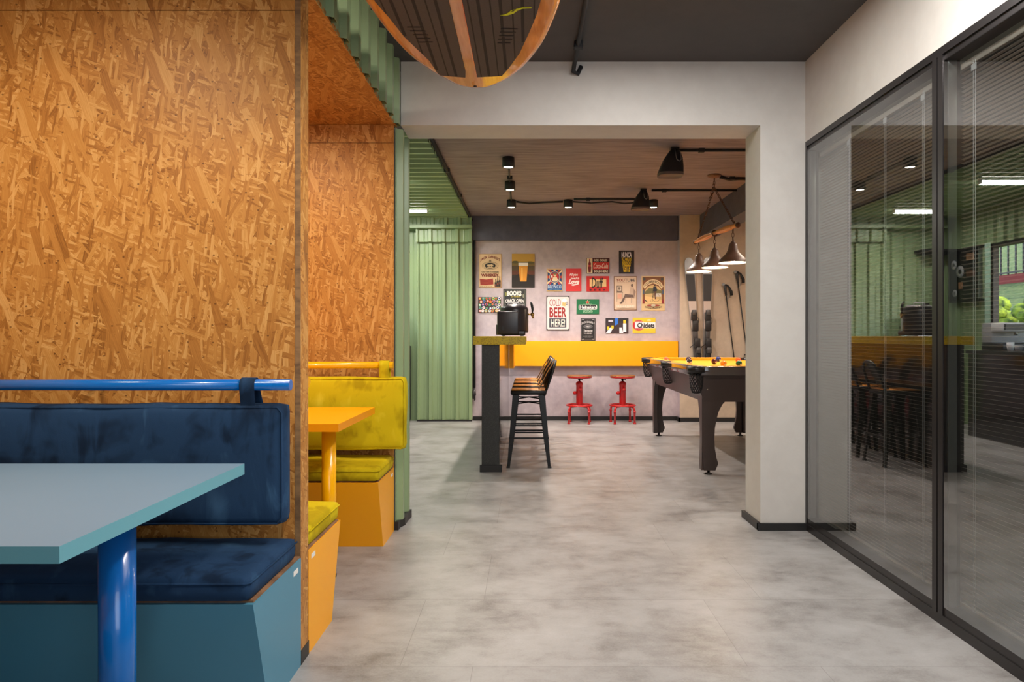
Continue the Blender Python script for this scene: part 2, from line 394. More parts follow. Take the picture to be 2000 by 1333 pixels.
def cushion(mb, x0, x1, y0, y1, z0, z1, r, m, puff=.008, wr=.004, step=.035, seed=0, axis='z'):
    bm = bmesh.new(); dims = (x1-x0, y1-y0, z1-z0); lo = (x0, y0, z0)
    ns = [max(2, int(d/step)) for d in dims]
    vs = {}; fs = []
    def vid(i, j, k):
        key = (i,j,k)
        if key not in vs: vs[key] = len(vs)
        return vs[key]
    nx, ny, nz = ns
    for i in range(nx):
        for j in range(ny): fs += [[vid(i,j,0), vid(i,j+1,0), vid(i+1,j+1,0), vid(i+1,j,0)], [vid(i,j,nz), vid(i+1,j,nz), vid(i+1,j+1,nz), vid(i,j+1,nz)]]
        for k in range(nz): fs += [[vid(i,0,k), vid(i+1,0,k), vid(i+1,0,k+1), vid(i,0,k+1)], [vid(i,ny,k), vid(i,ny,k+1), vid(i+1,ny,k+1), vid(i+1,ny,k)]]
    for j in range(ny):
        for k in range(nz): fs += [[vid(0,j,k), vid(0,j,k+1), vid(0,j+1,k+1), vid(0,j+1,k)], [vid(nx,j,k), vid(nx,j+1,k), vid(nx,j+1,k+1), vid(nx,j,k+1)]]
    out = [None]*len(vs)
    for (i,j,k), n_ in vs.items():
        def loc_(i, n, a, d):     # finer spacing at the rims
            t = i/n; return a+d*t
        p = Vector((loc_(i,nx,x0,dims[0]), loc_(j,ny,y0,dims[1]), loc_(k,nz,z0,dims[2])))
        q = Vector((min(max(p.x, x0+r), x1-r), min(max(p.y, y0+r), y1-r), min(max(p.z, z0+r), z1-r)))
        d = p-q
        if d.length > 1e-6: nrm = d.normalized(); p = q+nrm*r
        else: nrm = Vector((0,0,1))
        t = [min(1, 4*min(i,nx-i)/nx)*min(1, 4*min(j,ny-j)/ny) , min(1, 4*min(i,nx-i)/nx)*min(1, 4*min(k,nz-k)/nz)]
        pf = puff*(t[0] if axis == 'z' else t[1])
        if axis == 'z': p.z += pf*(1 if k > nz/2 else -0)
        else: p.y += pf*(-1 if j < ny/2 else 0)
        wv = noise.noise(Vector((p.x*5+seed, p.y*5, p.z*5)))*wr+noise.noise(Vector((p.x*14, p.y*14+seed, p.z*14)))*wr*.4
        if axis == 'z' and k == 0: wv = 0
        if axis == 'y' and j == ny: wv = 0
        out[n_] = tuple(p+nrm*wv)
    mb.add(out, fs, m, True); bm.free(); return mb
def at(px, py, Y): return Vector(((px-HX)/F*Y, Y, CZ-(py-HY)/F*Y))
# ------------------------------------------------------------------ the setting
CEIL = 2.78; XG = 1.64; YO = 4.05; YO2 = 4.325; YB = 9.32; YC = 9.18
struct(MB().box(-2.7, 3.9, -2.0, 9.6, -.06, 0, M['floor']), 'floor')
struct(MB().box(-2.7, XG+.25, -2.0, YO2, CEIL, CEIL+.1, M['dark_ceiling']), 'ceiling')
struct(MB().box(-.86, 3.9, YO2, 9.6, CEIL, CEIL+.1, M['board_ceiling']), 'ceiling_bar')
struct(MB().box(-2.7, 3.9, -2.1, -2.0, 0, CEIL+.1, M['white']), 'wall_behind')
struct(MB().box(-2.35, -2.25, -2.0, 4.3, 0, CEIL, M['osb']), 'wall_left')
# wall with the wide opening: right pier and lintel
mb = MB(); mb.box(1.373, XG+.02, YO, YO2, 0, CEIL, M['white']); mb.box(-.76, 1.373, YO, YO2, 2.402, CEIL, M['white'])
mb.box(XG+.02, XG+.25, YO, YO2, 0, CEIL, M['white']); struct(mb, 'wall_opening')
mb = MB(); mb.box(-2.7, -.79, YO+.03, YO2, 0, CEIL, M['white']); struct(mb, 'wall_booth_back')
# white wall above the glass
struct(MB().box(XG, XG+.25, -2.0, YO, 2.302, CEIL, M['white']), 'wall_right')
# skirtings
mb = MB(); mb.box(1.353, 1.373, YO-.018, YO2+.02, 0, .042, M['black']); mb.box(1.353, XG, YO-.02, YO, 0, .042, M['black']); struct(mb, 'baseboard_pier')
mb = MB(); mb.box(-.76, 2.03, YB-.018, YB, 0, .055, M['black']); mb.box(2.01, 3.7, YC-.018, YC, 0, .055, M['black']); mb.box(2.01, 2.03, YC-.018, YB, 0, .055, M['black']); struct(mb, 'baseboard_back')
# bar room walls
struct(MB().box(-2.6, 2.03, YB, YB+.15, 0, CEIL, M['cement']), 'wall_back')
struct(MB().box(2.03, 3.9, YC, YB+.15, 0, CEIL, M['cream'], facem={'x-': M['cement']}), 'wall_back_right')
struct(MB().box(3.7, 3.8, YO2, YC, 0, CEIL, M['cream']), 'wall_bar_right')
struct(MB().box(XG+.25, 3.9, YO2-.1, YO2, 0, CEIL, M['cement']), 'wall_bar_front')
struct(MB().box(-.86, 2.02, YB-.08, YB, 2.452, CEIL, M['beam']), 'trim_back_beam')
struct(MB().box(2.30, 2.52, YO2, YC, 2.485, CEIL, M['beam']), 'trim_side_beam')
# green steel lining of the bar's left bay
mb = MB()
GC = 2.745
corr(mb, YO2, 9.35, -2.47, -.82, lambda u, w_, d: (w_, u, GC-d+.02), M['green'], .17, .032, 0)
struct(mb, 'ceiling_bay')
struct(MB().box(-2.7, -.86, YO2, 9.6, CEIL, CEIL+.1, M['black']), 'ceiling_bay_top')
mb = MB()
def lw(u, w_, d): return (-2.47+d, u, w_)
WY0, WY1, WZ0, WZ1 = 5.6, 8.45, 1.0, 2.29
corr(mb, YO2, WY0, 0, GC+.03, lw, M['green'], .18, .035, 0)
corr(mb, WY1, 9.4, 0, GC+.03, lw, M['green'], .18, .035, 0)
corr(mb, WY0, WY1, WZ1, GC+.03, lw, M['green'], .18, .035, 0)
corr(mb, WY0, WY1, 0, WZ0, lw, M['green'], .18, .035, 0)
struct(mb, 'wall_bay_left')
mb = MB()
mb.box(-2.52, -2.48, 4.2, WY0, -.3, CEIL+.05, M['black']).box(-2.52, -2.48, WY1, 9.5, -.3, CEIL+.05, M['black']).box(-2.52, -2.48, WY0, WY1, WZ1, CEIL+.05, M['black']).box(-2.52, -2.48, WY0, WY1, -.3, WZ0, M['black'])
struct(mb, 'wall_bay_outer')
mb = MB()
corr(mb, -2.47, -1.5, 0, GC, lambda u, w_, d: (u, 9.315-d, w_), M['green'], .18, .03, -.02)
struct(mb, 'wall_bay_back')
wf = MB()
wf.box(-2.50, -2.43, WY1-.05, WY1, WZ0, WZ1, M['frame']).box(-2.50, -2.43, WY0, WY0+.05, WZ0, WZ1, M['frame']).box(-2.50, -2.43, WY0, WY1, WZ1-.05, WZ1, M['frame']).box(-2.50, -2.43, WY0, WY1, WZ0, WZ0+.04, M['frame'])
wf.box(-2.47, -2.43, WY1, WY1+.11, WZ0, WZ1+.02, M['mint'])
struct(wf, 'window_2')
# clad door leaf in the green back wall, its flap and header
dr = MB(); corr(dr, -1.507, -.767, .02, 2.52, lambda u, w_, d: (u, 9.25-d, w_), M['green'], .18, .035, -.767+.01)
dr.box(-1.507, -1.495, 9.22, 9.32, .02, 2.52, M['green']).box(-.779, -.767, 9.22, 9.32, .02, 2.6, M['green'])
d_o = struct(dr, 'door_1')
fl = MB(); corr(fl, -1.52, -.765, 2.42, 2.60, lambda u, w_, d: (u, 9.195-d, w_), M['green'], .18, .035, -.767+.01); fl.build('flap', d_o)
MB().box(-1.507, -.767, 9.2, 9.24, 0, .02, M['black']).build('sill', d_o)
hd = MB(); corr(hd, -2.3, -.767, 2.64, GC, lambda u, w_, d: (u, 9.15-d, w_), M['green'], .18, .03, 0); hd.box(-2.3, -.765, 9.09, 9.32, 2.595, 2.64, M['green'])
struct(hd, 'trim_header')
# green cladding at the left end of the opening
mb = MB(); corr(mb, YO-.01, YO2+.02, .05, 2.39, lambda u, w_, d: (-.79+d, u, w_), M['green'], .19, .035, YO-.09)
mb.box(-.79, -.765, YO2, YO2+.03, 0, 2.4, M['green']); struct(mb, 'wall_jamb_left')
mb = MB(); mb.prism([(-.80,YO-.012),(-.772,YO-.012),(-.772,YO+.05),(-.752,YO+.10),(-.752,YO+.2),(-.745,YO+.29),(-.80,YO+.29)], 0, .05, 'z', M['black']); struct(mb, 'baseboard_jamb')
# fascia over the booths
mb = MB(); corr(mb, -2.0, YO-.002, 2.395, CEIL+.02, lambda u, w_, d: (-.79+d, u, w_), M['green'], .19, .03, .062); struct(mb, 'wall_fascia')
# OSB booth shells
struct(MB().box(-2.25, -.788, -1.0, YO+.03, 2.397, 2.412, M['osb']), 'ceiling_booth')
Y1 = 2.385; Y1B = 2.465
mb = MB(); mb.box(-2.25, -.818, Y1, Y1+.018, .0, 2.288, M['osb']).box(-2.25, -.818, Y1, Y1+.018, 2.291, 2.395, M['osb']).box(-2.25, -.818, Y1B-.018, Y1B, 0, 2.395, M['osb']).box(-2.25, -.83, Y1+.018, Y1B-.018, 0, 2.395, M['chip'])
struct(mb, 'wall_booth_front')
mb = MB(); mb.box(-.817, -.797, Y1-.001, Y1B+.001, .05, 2.395, M['osb'], facem={'y-': M['darkchip'], 'y+': M['darkchip']}); struct(mb, 'trim_1')
struct(MB().box(-.81, -.795, Y1-.002, Y1B+.003, 0, .05, M['black']), 'baseboard_booth')
mb = MB(); mb.box(-2.25, -.797, 4.02, 4.038, 0, 2.288, M['osb']).box(-2.25, -.797, 4.02, 4.038, 2.291, 2.395, M['osb']); struct(mb, 'wall_booth_rear')
# ------------------------------------------------------------------ glazed partition on the right
win = MB(); Xa, Xb = XG, XG+.07
fr = M['frame']
YM = 2.742
win.box(Xa, Xb, -2.0, YO-.02, 0, .04, fr).box(Xa+.005, Xb, -2.0, YM-.03, .04, .075, fr).box(Xa+.005, Xb, YM+.03, YO-.02, .04, .075, fr)
win.box(Xa, Xb, -2.0, YO-.02, 2.27, 2.302, fr).box(Xa+.008, Xb, -2.0, YO-.02, 2.245, 2.27, fr)
win.box(Xa, Xb, YO-.02, YO, 0, 2.302, fr)
win.box(Xa, Xb, YM+.004, YM+.035, .04, 2.27, fr).box(Xa, Xb, YM-.035, YM-.004, .04, 2.27, fr).box(Xa+.01, Xb, YM-.005, YM+.005, .04, 2.27, M['black'])
win.box(Xa, Xb, .7, .76, .04, 2.27, fr)
wo = struct(win, 'window_1')
for y0, y1 in ((YM+.035, YO-.02), (.76, YM-.035), (-2.0, .7)):
    MB().box(XG+.003, XG+.007, y0, y1, .075, 2.245, GLASSB, facem={'x-': GLASS}).build('pane', wo)
    MB().box(XG+.018, XG+.05, y1-.012, y1-.004, .08, 2.24, M['alu']).build('glass_spacer', wo)
MB().box(XG+.072, XG+.076, -2.0, YO, .075, 2.245, GLASSB).build('rear_pane', wo)
def blind(y0, y1, label, cords):
    t = thing('venetian_blind', label, 'blind', (XG+.045, (y0+y1)/2, 0), 'venetian blinds behind the glass')
    s = MB(); z = .125; n = 0
    while z < 2.18:
        s.add([(XG+.052,y0,z+.0015),(XG+.064,y0,z-.0015),(XG+.064,y1,z-.0015),(XG+.052,y1,z+.0015),
               (XG+.052,y0,z+.0009),(XG+.064,y0,z-.0021),(XG+.064,y1,z-.0021),(XG+.052,y1,z+.0009)],
              [[0,3,2,1],[4,5,6,7],[0,1,5,4],[1,2,6,5],[2,3,7,6],[3,0,4,7]], M['slat']); z += .0165
    s.build('slats', t)
    MB().rbox(XG+.05, XG+.066, y0, y1, 2.19, 2.215, .003, M['slat']).build('head_rail', t)
    MB().rbox(XG+.051, XG+.065, y0, y1, .1, .11, .002, M['slat']).build('bottom_rail', t)
    for c in cords:
        MB().tube([(XG+.05, c, .1), (XG+.05, c, 2.2)], .0012, M['whiteplastic'], 6).tube([(XG+.05, c+.012, .1), (XG+.05, c+.012, 2.2)], .0009, M['whiteplastic'], 6).build('ladder_cord', t)
        MB().rbox(XG+.046, XG+.05, c-.008, c+.02, 2.16, 2.185, .001, M['whiteplastic'], 1).build('cord_clip', t)
blind(YM+.05, YO-.08, 'fine grey venetian blind behind the far glass pane beside the white pier', (3.6, 3.23, 2.918))
blind(.8, YM-.07, 'fine grey venetian blind behind the wide glass pane nearest the camera', (2.583, 1.7))
# office behind the glass
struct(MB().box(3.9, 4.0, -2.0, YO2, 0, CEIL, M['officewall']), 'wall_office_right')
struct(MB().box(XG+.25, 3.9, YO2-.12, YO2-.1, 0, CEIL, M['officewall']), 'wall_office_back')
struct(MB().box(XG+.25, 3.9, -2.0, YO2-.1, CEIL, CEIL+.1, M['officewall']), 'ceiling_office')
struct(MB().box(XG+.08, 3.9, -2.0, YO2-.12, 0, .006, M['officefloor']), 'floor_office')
# ------------------------------------------------------------------ booths
def rail(t, y, x1, xl, z, r, m, wall):
    MB().tube([(xl, y, z), (x1, y, z)], r, m, 24).build('rail', t)
    for x in (x1-.22, xl+.25, (x1+xl)/2):
        MB().tube([(x, y, z), (x, wall, z)], .008, m, 10).build('rail_bracket', t)
def bench(label, xr, wall, sgn, panel, vel, xseat, sticker=True):
    """sgn -1: bench extends towards the camera from wall; +1: away. the flank is at x=xr"""
    t = thing('booth_bench', label, 'bench', (-1.4, wall+sgn*.2, 0), None)
    xl = -2.2
    def y(d): return wall+sgn*(d+.002)
    b = MB(); b.prism([(y(0),0),(y(.29),0),(y(.415),.375),(y(0),.375)], xl, xr, 'x', panel); b.build('base', t)
    if sticker:
        MB().box(xr, xr+.0008, y(.03), y(.075), .335, .352, M['paper']).build('sticker', t, label='small white printed sticker')
    MB().box(xl, xr-.004, y(0), y(.4), .375, .381, M['chip']).build('seat_board', t)
    c = MB(); a, bb = sorted((y(.01), y(.425)))
    cushion(c, xl, xseat, a, bb, .381, .455, .02, vel, .012, .005, .028, wall); c.build('seat_cushion', t)
    pp = MB(); fy = y(.425) ; 
    pp.tube([(xl, fy, .437), (xseat-.012, fy, .437), (xseat, fy-sgn*.012, .437), (xseat, y(.02), .437)], .003, vel, 6); pp.build('piping', t)
    return t
def back_cushion(t, x1, xl, y0, y1, z0, z1, vel, sgn, rail_y, rail_z, rr, straps, sw, seed):
    c = MB(); cushion(c, xl, x1, y0, y1, z0, z1, .022, vel, .01 if sgn < 0 else 0, .006, .03, seed, 'y'); o = c.build('back_cushion', t)
    fy = y0+.004 if sgn < 0 else y1-.004
    MB().tube([(xl, fy, z1-.012), (x1-.02, fy, z1-.012), (x1-.006, fy, z1-.03), (x1-.006, fy, z0+.03), (x1-.02, fy, z0+.012), (xl, fy, z0+.012)], .003, vel, 6).build('piping', o)
    for x in straps:
        s = MB(); R = rr+.003; prof = []
        yc = (y0+y1)/2
        prof = [(yc-.03, z1-.01), (rail_y-R, rail_z-.01)]+[(rail_y-R*math.cos(a), rail_z+R*math.sin(a)) for a in [PI*k/10 for k in range(11)]]+[(rail_y+R, rail_z-.01), (yc+.035, z1-.01)]
        n = len(prof); vs = []
        for (yy, zz) in prof:
            for k in range(5):
                u = k/4; vs.append((x+u*sw, yy+.0015*math.sin(u*PI*2), zz))
        fs = [[i*5+k, i*5+k+1, (i+1)*5+k+1, (i+1)*5+k] for i in range(n-1) for k in range(4)]
        b = len(vs); vs2 = []
        cen = Vector((0, rail_y, rail_z))
        for i, (xx, yy, zz) in enumerate(vs):
            dd = (Vector((0, yy, zz))-cen); dd = dd.normalized()*.0035 if dd.length < R*1.6 else Vector((0, .0035 if yy > rail_y else -.0035, 0)); vs2.append((xx, yy+dd.y, zz+dd.z))
        fs2 = [[b+i for i in f[::-1]] for f in fs]
        ed = []
        for i in range(n-1): ed += [[i*5, (i+1)*5, b+(i+1)*5, b+i*5], [i*5+4, b+i*5+4, b+(i+1)*5+4, (i+1)*5+4]]
        s.add(vs+vs2, fs+fs2+ed, vel, True); s.build('strap', o)
tb = bench('blue bench with navy velvet seat against the near chipboard partition', -.796, Y1, -1, M['bluelam'], M['navy_v'], -.803)
rail(tb, 2.25, -.785, -2.2, .989, .0185, M['blue'], Y1)
back_cushion(tb, -.802, -2.2, 2.225, 2.315, .525, .928, M['navy_v'], -1, 2.25, .989, .0185, (-.945, -1.9), .048, 1)
tn = bench('yellow bench facing away whose end pokes out behind the near chipboard partition', -.796, Y1B, 1, M['yellow'], M['yellow_v'], -.80)
rail(tn, 2.6, -.838, -2.2, .974, .0185, M['yellowmetal'], Y1B)
back_cushion(tn, -.88, -2.2, 2.54, 2.63, .525, .91, M['yellow_v'], 1, 2.6, .974, .0185, (-1.9,), .05, 2)
tf = bench('yellow bench with lime velvet seat facing the camera against the far chipboard wall', -.796, 4.02, -1, M['yellow'], M['yellow_v'], -.79)
rail(tf, 3.87, -.769, -2.2, .986, .0195, M['yellowmetal'], 4.02)
back_cushion(tf, -.696, -2.2, 3.83, 3.93, .507, .921, M['yellow_v'], -1, 3.87, .986, .0195, (-.845, -1.9), .055, 3)
tb0 = bench('blue bench facing away below the left edge of the view', -.95, .42, 1, M['bluelam'], M['navy_v'], -.97, False)
def booth_table(label, y0, y1, xr, z, th, top, edge, legm, lx, ly, lr, cham=0):
    t = thing('booth_table', label, 'table', (lx, ly, 0))
    b = MB(); b.box(-2.24, xr, y0, y1, z-th, z, edge, facem={'z+': top, 'z-': top}); b.build('tabletop', t)
    MB().tube([(lx, ly, .012), (lx, ly, z-th)], lr, legm, 40).build('leg', t)
    MB().tube([(lx, ly, 0), (lx, ly, .012)], lr+.002, M['black'], 32).build('foot_cap', t)
    MB().box(lx-.09, lx+.09, ly-.05, ly+.05, z-th-.005, z-th, legm).build('mounting_plate', t)
    MB().tube([(-2.05, ly, 0), (-2.05, ly, z-th)], lr, legm, 32).build('leg', t)
booth_table('pale blue booth table with teal edges on a blue tubular leg', 1.249, 2.061, -.859, .765, .032, M['bluetop'], M['tealedge'], M['blue'], -.998, 1.655, .0405)
booth_table('yellow booth table on a yellow tubular leg between the lime seats', 2.984, 3.69, -.833, .765, .034, M['yellow'], M['yellowedge'], M['yellowmetal'], -.955, 3.26, .0335)
# ------------------------------------------------------------------ paddle board hanging under the ceiling
bd = thing('paddle_board', 'honey wood paddle board with charcoal foam pads hanging under the front ceiling', 'surfboard', (-.266, 2.05, 2.45))
ZB = 2.45
def bp(px, py, z=ZB):
    Y = F*(z-CZ)/(HY-py); return ((px-HX)/F*Y, Y)
L = [bp(707.6,0), bp(736.6,40.6), bp(765.6,77), bp(797.5,110), bp(832.3,136), bp(852.6,148), bp(887.4,166.8), bp(913.5,173.4), bp(933.8,175)]
R_ = [bp(957,172.6), bp(986,161), bp(1009,146.5), bp(1032.4,124.7), bp(1055.6,95.7), bp(1073,63.8), bp(1090,23), bp(1096,0)]
cx = -.262
half = [(1.2,.02),(1.24,.1),(1.35,.19),(1.5,.26),(1.7,.33),(1.95,.38),(2.2,.40),(2.45,.395)]
Lp = [(cx-w_, y) for y, w_ in half]+L; Rp = [(cx+w_, y) for y, w_ in half]+R_[::-1]
def crom(pts, n=4):
    out = []
    for i in range(len(pts)-1):
        p0 = Vector(pts[max(i-1,0)]); p1 = Vector(pts[i]); p2 = Vector(pts[i+1]); p3 = Vector(pts[min(i+2, len(pts)-1)])
        for k in range(n):
            t = k/n; out.append(tuple(.5*((2*p1)+(-p0+p2)*t+(2*p0-5*p1+4*p2-p3)*t*t+(-p0+3*p1-3*p2+p3)*t**3)))
    out.append(tuple(pts[-1])); return out
outline = crom(Lp+R_+[(cx+w_, y) for y, w_ in half[::-1]], 4)
prof = [(-.0, -.006), (.004, 0.0), (-.012, .012+.01), (-.0, .045), (-.03, .085), (-.08, .1)]
n = len(outline); cenp = Vector((cx, 1.9))
b = MB(); vs = []; fs = []
nrm = []
for i in range(n):
    a = Vector(outline[(i-1) % n]); c_ = Vector(outline[(i+1) % n]); d = (c_-a).normalized(); nn = Vector((-d.y, d.x))
    if nn.dot(Vector(outline[i])-cenp) < 0: nn = -nn
    nrm.append(nn)
prof = [(-.03, 0), (-.012, .003), (-.002, .014), (.002, .03), (-.002, .055), (-.02, .08), (-.06, .095)]
for off, dz in prof:
    for i in range(n): vs.append((outline[i][0]+nrm[i].x*off, outline[i][1]+nrm[i].y*off, ZB+dz))
for k in range(len(prof)-1):
    for i in range(n):
        j = (i+1) % n; fs.append([k*n+i, k*n+j, (k+1)*n+j, (k+1)*n+i])
b.add(vs, fs, M['boardwood'], True)
b.add([vs[i] for i in range(n)], [list(range(n))], M['boardwood']); b.add([vs[(len(prof)-1)*n+i] for i in range(n)], [list(range(n))[::-1]], M['boardwood'])
bo = b.build('hull', bd)
def flat(mb, pts, z, th, m): mb.prism(pts, z-th, z, 'z', m)
padL = [bp(*q) for q in ((732,0),(760,32),(790,70),(838,116),(855.5,142),(860,145.5),(909,149.5),(909,139),(876,0))]
padL = [(-.50,1.9),(-.58,2.3)]+padL+[(-.315,1.9)]
padR = [bp(*q) for q in ((903,0),(932,149),(980,146.5),(992,133),(1015,101.5),(1035,58),(1047,29),(1055.6,0))]
padR = [(-.26,1.9)]+padR+[(.06,2.3),(-.02,1.9)]
for nm, pts in (('foam_pad', padL), ('foam_pad', padR)):
    p = MB(); flat(p, pts, ZB, .006, M['pad']); po = p.build(nm, bd)
    g = MB()
    xs = [q[0] for q in pts]; x = min(xs)+.02; k = 0
    def ymax(x):
        best = 0
        for i in range(len(pts)):
            (xa, ya), (xb, yb) = pts[i], pts[(i+1) % len(pts)]
            if min(xa, xb) <= x <= max(xa, xb) and abs(xa-xb) > 1e-6:
                best = max(best, ya+(yb-ya)*(x-xa)/(xb-xa))
        return best
    while x < max(xs)-.015:
        w_ = .013 if k % 2 else .006
        ym = min(ymax(x), ymax(x+w_))-.004
        if ym > 2.35: g.box(x, x+w_, 2.32, ym, ZB-.0066, ZB-.0058, M['groove'])
        x += .05 if k % 2 else .036; k += 1
    g.build('groove', po)
def plate(pp, m, name, par, th=.0012):
    p = MB(); flat(p, [bp(*q) for q in pp], ZB-.0066, th, m); return p.build(name, par)
plate([(977,26.5),(990,27),(1003,23),(1010,17.5),(1020,13.5),(1038,12.5),(1038,11),(1020,11),(1008,14),(1003,19),(995,20),(1005,15),(998,17),(992,22),(985,25)], M['lime'], 'logo', bd)
for side, (x0, y0) in (('l', (795, 49)), ('r', (978, 52))):
    g = MB()
    for k in range(5):
        if side == 'l': q = [(x0+k*6, y0+k*7.4), (x0+32+k*4.6, y0+.5+k*7.2)]
        else: q = [(x0-k*1.6, y0+k*7), (x0+33-k*3.5, y0+.5+k*6.9)]
        flat(g, [bp(q[0][0], q[0][1]), bp(q[1][0], q[1][1]), bp(q[1][0], q[1][1]+1.6), bp(q[0][0], q[0][1]+1.6)], ZB-.0068, .001, M['groove'])
    g.build('air_vent', bd)
MB().box(-.2605, -.258, 1.9, 3.41, ZB-.002, ZB-.0001, M['orangeline']).build('pinstripe', bd)
MB().lathe([(.009,-.002),(.009,0)], M['groove'], (*bp(928,168.5), ZB), 16).build('leash_plug', bd)
for yy in (1.75, 2.45):
    MB().box(cx-.39, cx+.39, yy, yy+.04, ZB-.012, ZB-.009, M['black']).box(cx-.393, cx-.39, yy, yy+.04, ZB-.012, CEIL, M['black']).box(cx+.39, cx+.393, yy, yy+.04, ZB-.012, CEIL, M['black']).build('hanging_strap', bd)
# ------------------------------------------------------------------ bar counter
bar = thing('bar_counter', 'black stone bar counter with mustard yellow top standing in the middle of the far room', 'bar counter', (-.33, 7.2, 0))
MB().rbox(-.40, -.25, 5.78, 5.82, .055, 1.078, .002, M['granite'], 1).build('end_panel', bar)
MB().box(-.415, -.228, 5.765, 5.80, 0, .058, M['black']).build('plinth', bar)
MB().box(-.385, -.25, 5.82, 8.55, 0, 1.078, M['blackgloss']).build('front_panel', bar)
MB().rbox(-.468, -.026, 5.745, 8.55, 1.078, 1.1495, .002, M['olive'], 1).build('countertop', bar)
# wall shelf in yellow
sh = thing('wall_counter', 'long yellow wall counter under the posters, red stools below it', 'shelf', (.9, 9.25, .75))
MB().box(-.25, 2.02, 9.24, 9.318, .745, 1.082, M['yellow']).build('apron', sh)
MB().box(-.248, -.19, 8.56, 9.24, .745, 1.06, M['yellow']).build('end_bracket', sh)
# tap unit on the bar
tp = thing('beer_dispenser', 'black beer dispenser with a brass tap on the end of the bar counter', 'beer dispenser', (-.14, 5.95, 1.1495))
bz = 1.1495
b = MB(); b.rbox(-.272, -.085, 5.84, 6.12, bz+.012, bz+.215, .012, M['plastic2'], 3)
b.prism([(5.90,bz+.012),(6.12,bz+.012),(6.12,bz+.1),(5.90,bz+.1)], -.283, -.27, 'x', M['plastic2']); b.build('cooling_housing', tp)
MB().rbox(-.245, -.03, 5.86, 6.14, bz+.006, bz+.05, .012, M['plastic2'], 3).build('base', tp)
b = MB(); b.lathe([(.118,.03),(.124,.05),(.124,.225),(.12,.245),(.105,.262),(.085,.272),(.07,.275),(.0001,.278)], M['plastic2'], (-.128, 5.98, bz), 40); dr_ = b.build('drum', tp)
b = MB(); b.box(-.20, -.19, 5.94, 6.02, bz+.24, bz+.29, M['plastic']).build('lid_latch', tp)
MB().tube([(-.185,5.98,bz+.27),(-.18,5.98,bz+.292),(-.09,5.98,bz+.292),(-.085,5.98,bz+.27)], .006, M['whiteplastic'], 10).build('lid_handle', tp)
b = MB()
for k in range(4): b.box(-.262+k*.006, -.259+k*.006, 5.838, 5.841, bz+.05, bz+.085, M['black'])
b.box(-.234, -.212, 5.838, 5.841, bz+.05, bz+.085, M['black']); b.build('vent_grille', tp)
b = MB(); b.tube([(-.02,5.96,bz+.19),(.035,5.96,bz+.19)], .008, M['gold'], 12); b.sphere((.03,5.96,bz+.19), .017, M['gold']); b.tube([(.032,5.96,bz+.185),(.036,5.96,bz+.155)], [.01,.007], M['gold'], 12); to = b.build('tap', tp)
b = MB(); b.tube([(.03,5.96,bz+.205),(.032,5.96,bz+.235),(.026,5.96,bz+.27),(.016,5.96,bz+.3)], [.006,.011,.012,.007], M['plastic'], 12); b.build('tap_handle', to)
for sx in (-.22, -.06): MB().lathe([(.014,0),(.014,.012)], M['whiteplastic'], (sx, 5.9, bz), 12).build('foot', tp)
# ------------------------------------------------------------------ bar stools (seats towards -X, the bar)
st = thing('bar_stool', 'black metal bar stool with orange wood seat, nearest in the row at the bar', 'bar stool', (0, 6.14, 0), 'bar stools along the bar')
SY = 6.14; ZS = .655
for sx in (-1, 1):
    for sy in (-1, 1):
        b = MB(); tx, ty = sx*.142, SY+sy*.142; fx, fy = sx*.19, SY+sy*.19
        def leg_sec(x, y, z, w_): # L-shaped sheet
            return [(x, y, z), (x-sx*w_, y, z), (x-sx*w_, y-sy*.004, z), (x-sx*.004, y-sy*.004, z), (x-sx*.004, y-sy*w_, z), (x, y-sy*w_, z)]
        vs = leg_sec(tx, ty, ZS-.005, .055)+leg_sec(fx, fy, .012, .026)
        fs = [[i, (i+1)%6, 6+(i+1)%6, 6+i] for i in range(6)]+[list(range(6))[::-1], list(range(6,12))]
        if sx*sy < 0: fs = [f[::-1] for f in fs]
        b.add(vs, fs, M['blackmetal']); lo_ = b.build('leg', st)
        MB().rbox(fx-.016-sx*.01, fx+.016-sx*.01, fy-.016-sy*.01, fy+.016-sy*.01, 0, .014, .003, M['black'], 1).build('foot_pad', lo_)
MB().rbox(-.16, .155, SY-.157, SY+.157, ZS-.022, ZS+.018, .01, M['blackmetal'], 2).build('seat_frame', st)
MB().rbox(-.15, .145, SY-.145, SY+.145, ZS+.008, ZS+.021, .004, M['orangewood'], 2).build('seat', st)
b = MB(); zf = .25; q = .172
b.box(-q, q, SY-q-.003, SY-q+.003, zf, zf+.016, M['blackmetal']).box(-q, q, SY+q-.003, SY+q+.003, zf, zf+.016, M['blackmetal']).box(-q-.003, -q+.003, SY-q, SY+q, zf, zf+.016, M['blackmetal']).box(q-.003, q+.003, SY-q, SY+q, zf, zf+.016, M['blackmetal'])
b.build('footrest', st)
MB().tube([(-.13,SY-.13,.55),(0,SY,.558),(.13,SY+.13,.55)], .006, M['blackmetal'], 8).tube([(-.13,SY+.13,.55),(0,SY,.558),(.13,SY-.13,.55)], .006, M['blackmetal'], 8).build('cross_brace', st)
bf = MB(); pts = [(.135,SY-.14,ZS-.03)]
for k in range(0, 13):
    a = PI*k/12; pts.append((.14+.1*(.62+.38*math.sin(a)), SY-.13*math.cos(a), ZS+.16+.11*math.sin(a)))
pts.append((.135,SY+.14,ZS-.03)); bf.tube(pts, .012, M['blackmetal'], 10); bf.build('back_frame', st)
b = MB(); w_ = .085
sec = [(.085,ZS+.022),(.11,ZS+.06),(.17,ZS+.18),(.225,ZS+.265)]
vs = []
for x, z in sec: vs += [(x,SY-w_,z),(x,SY+w_,z),(x+.004,SY-w_,z-.002),(x+.004,SY+w_,z-.002)]
fs = []
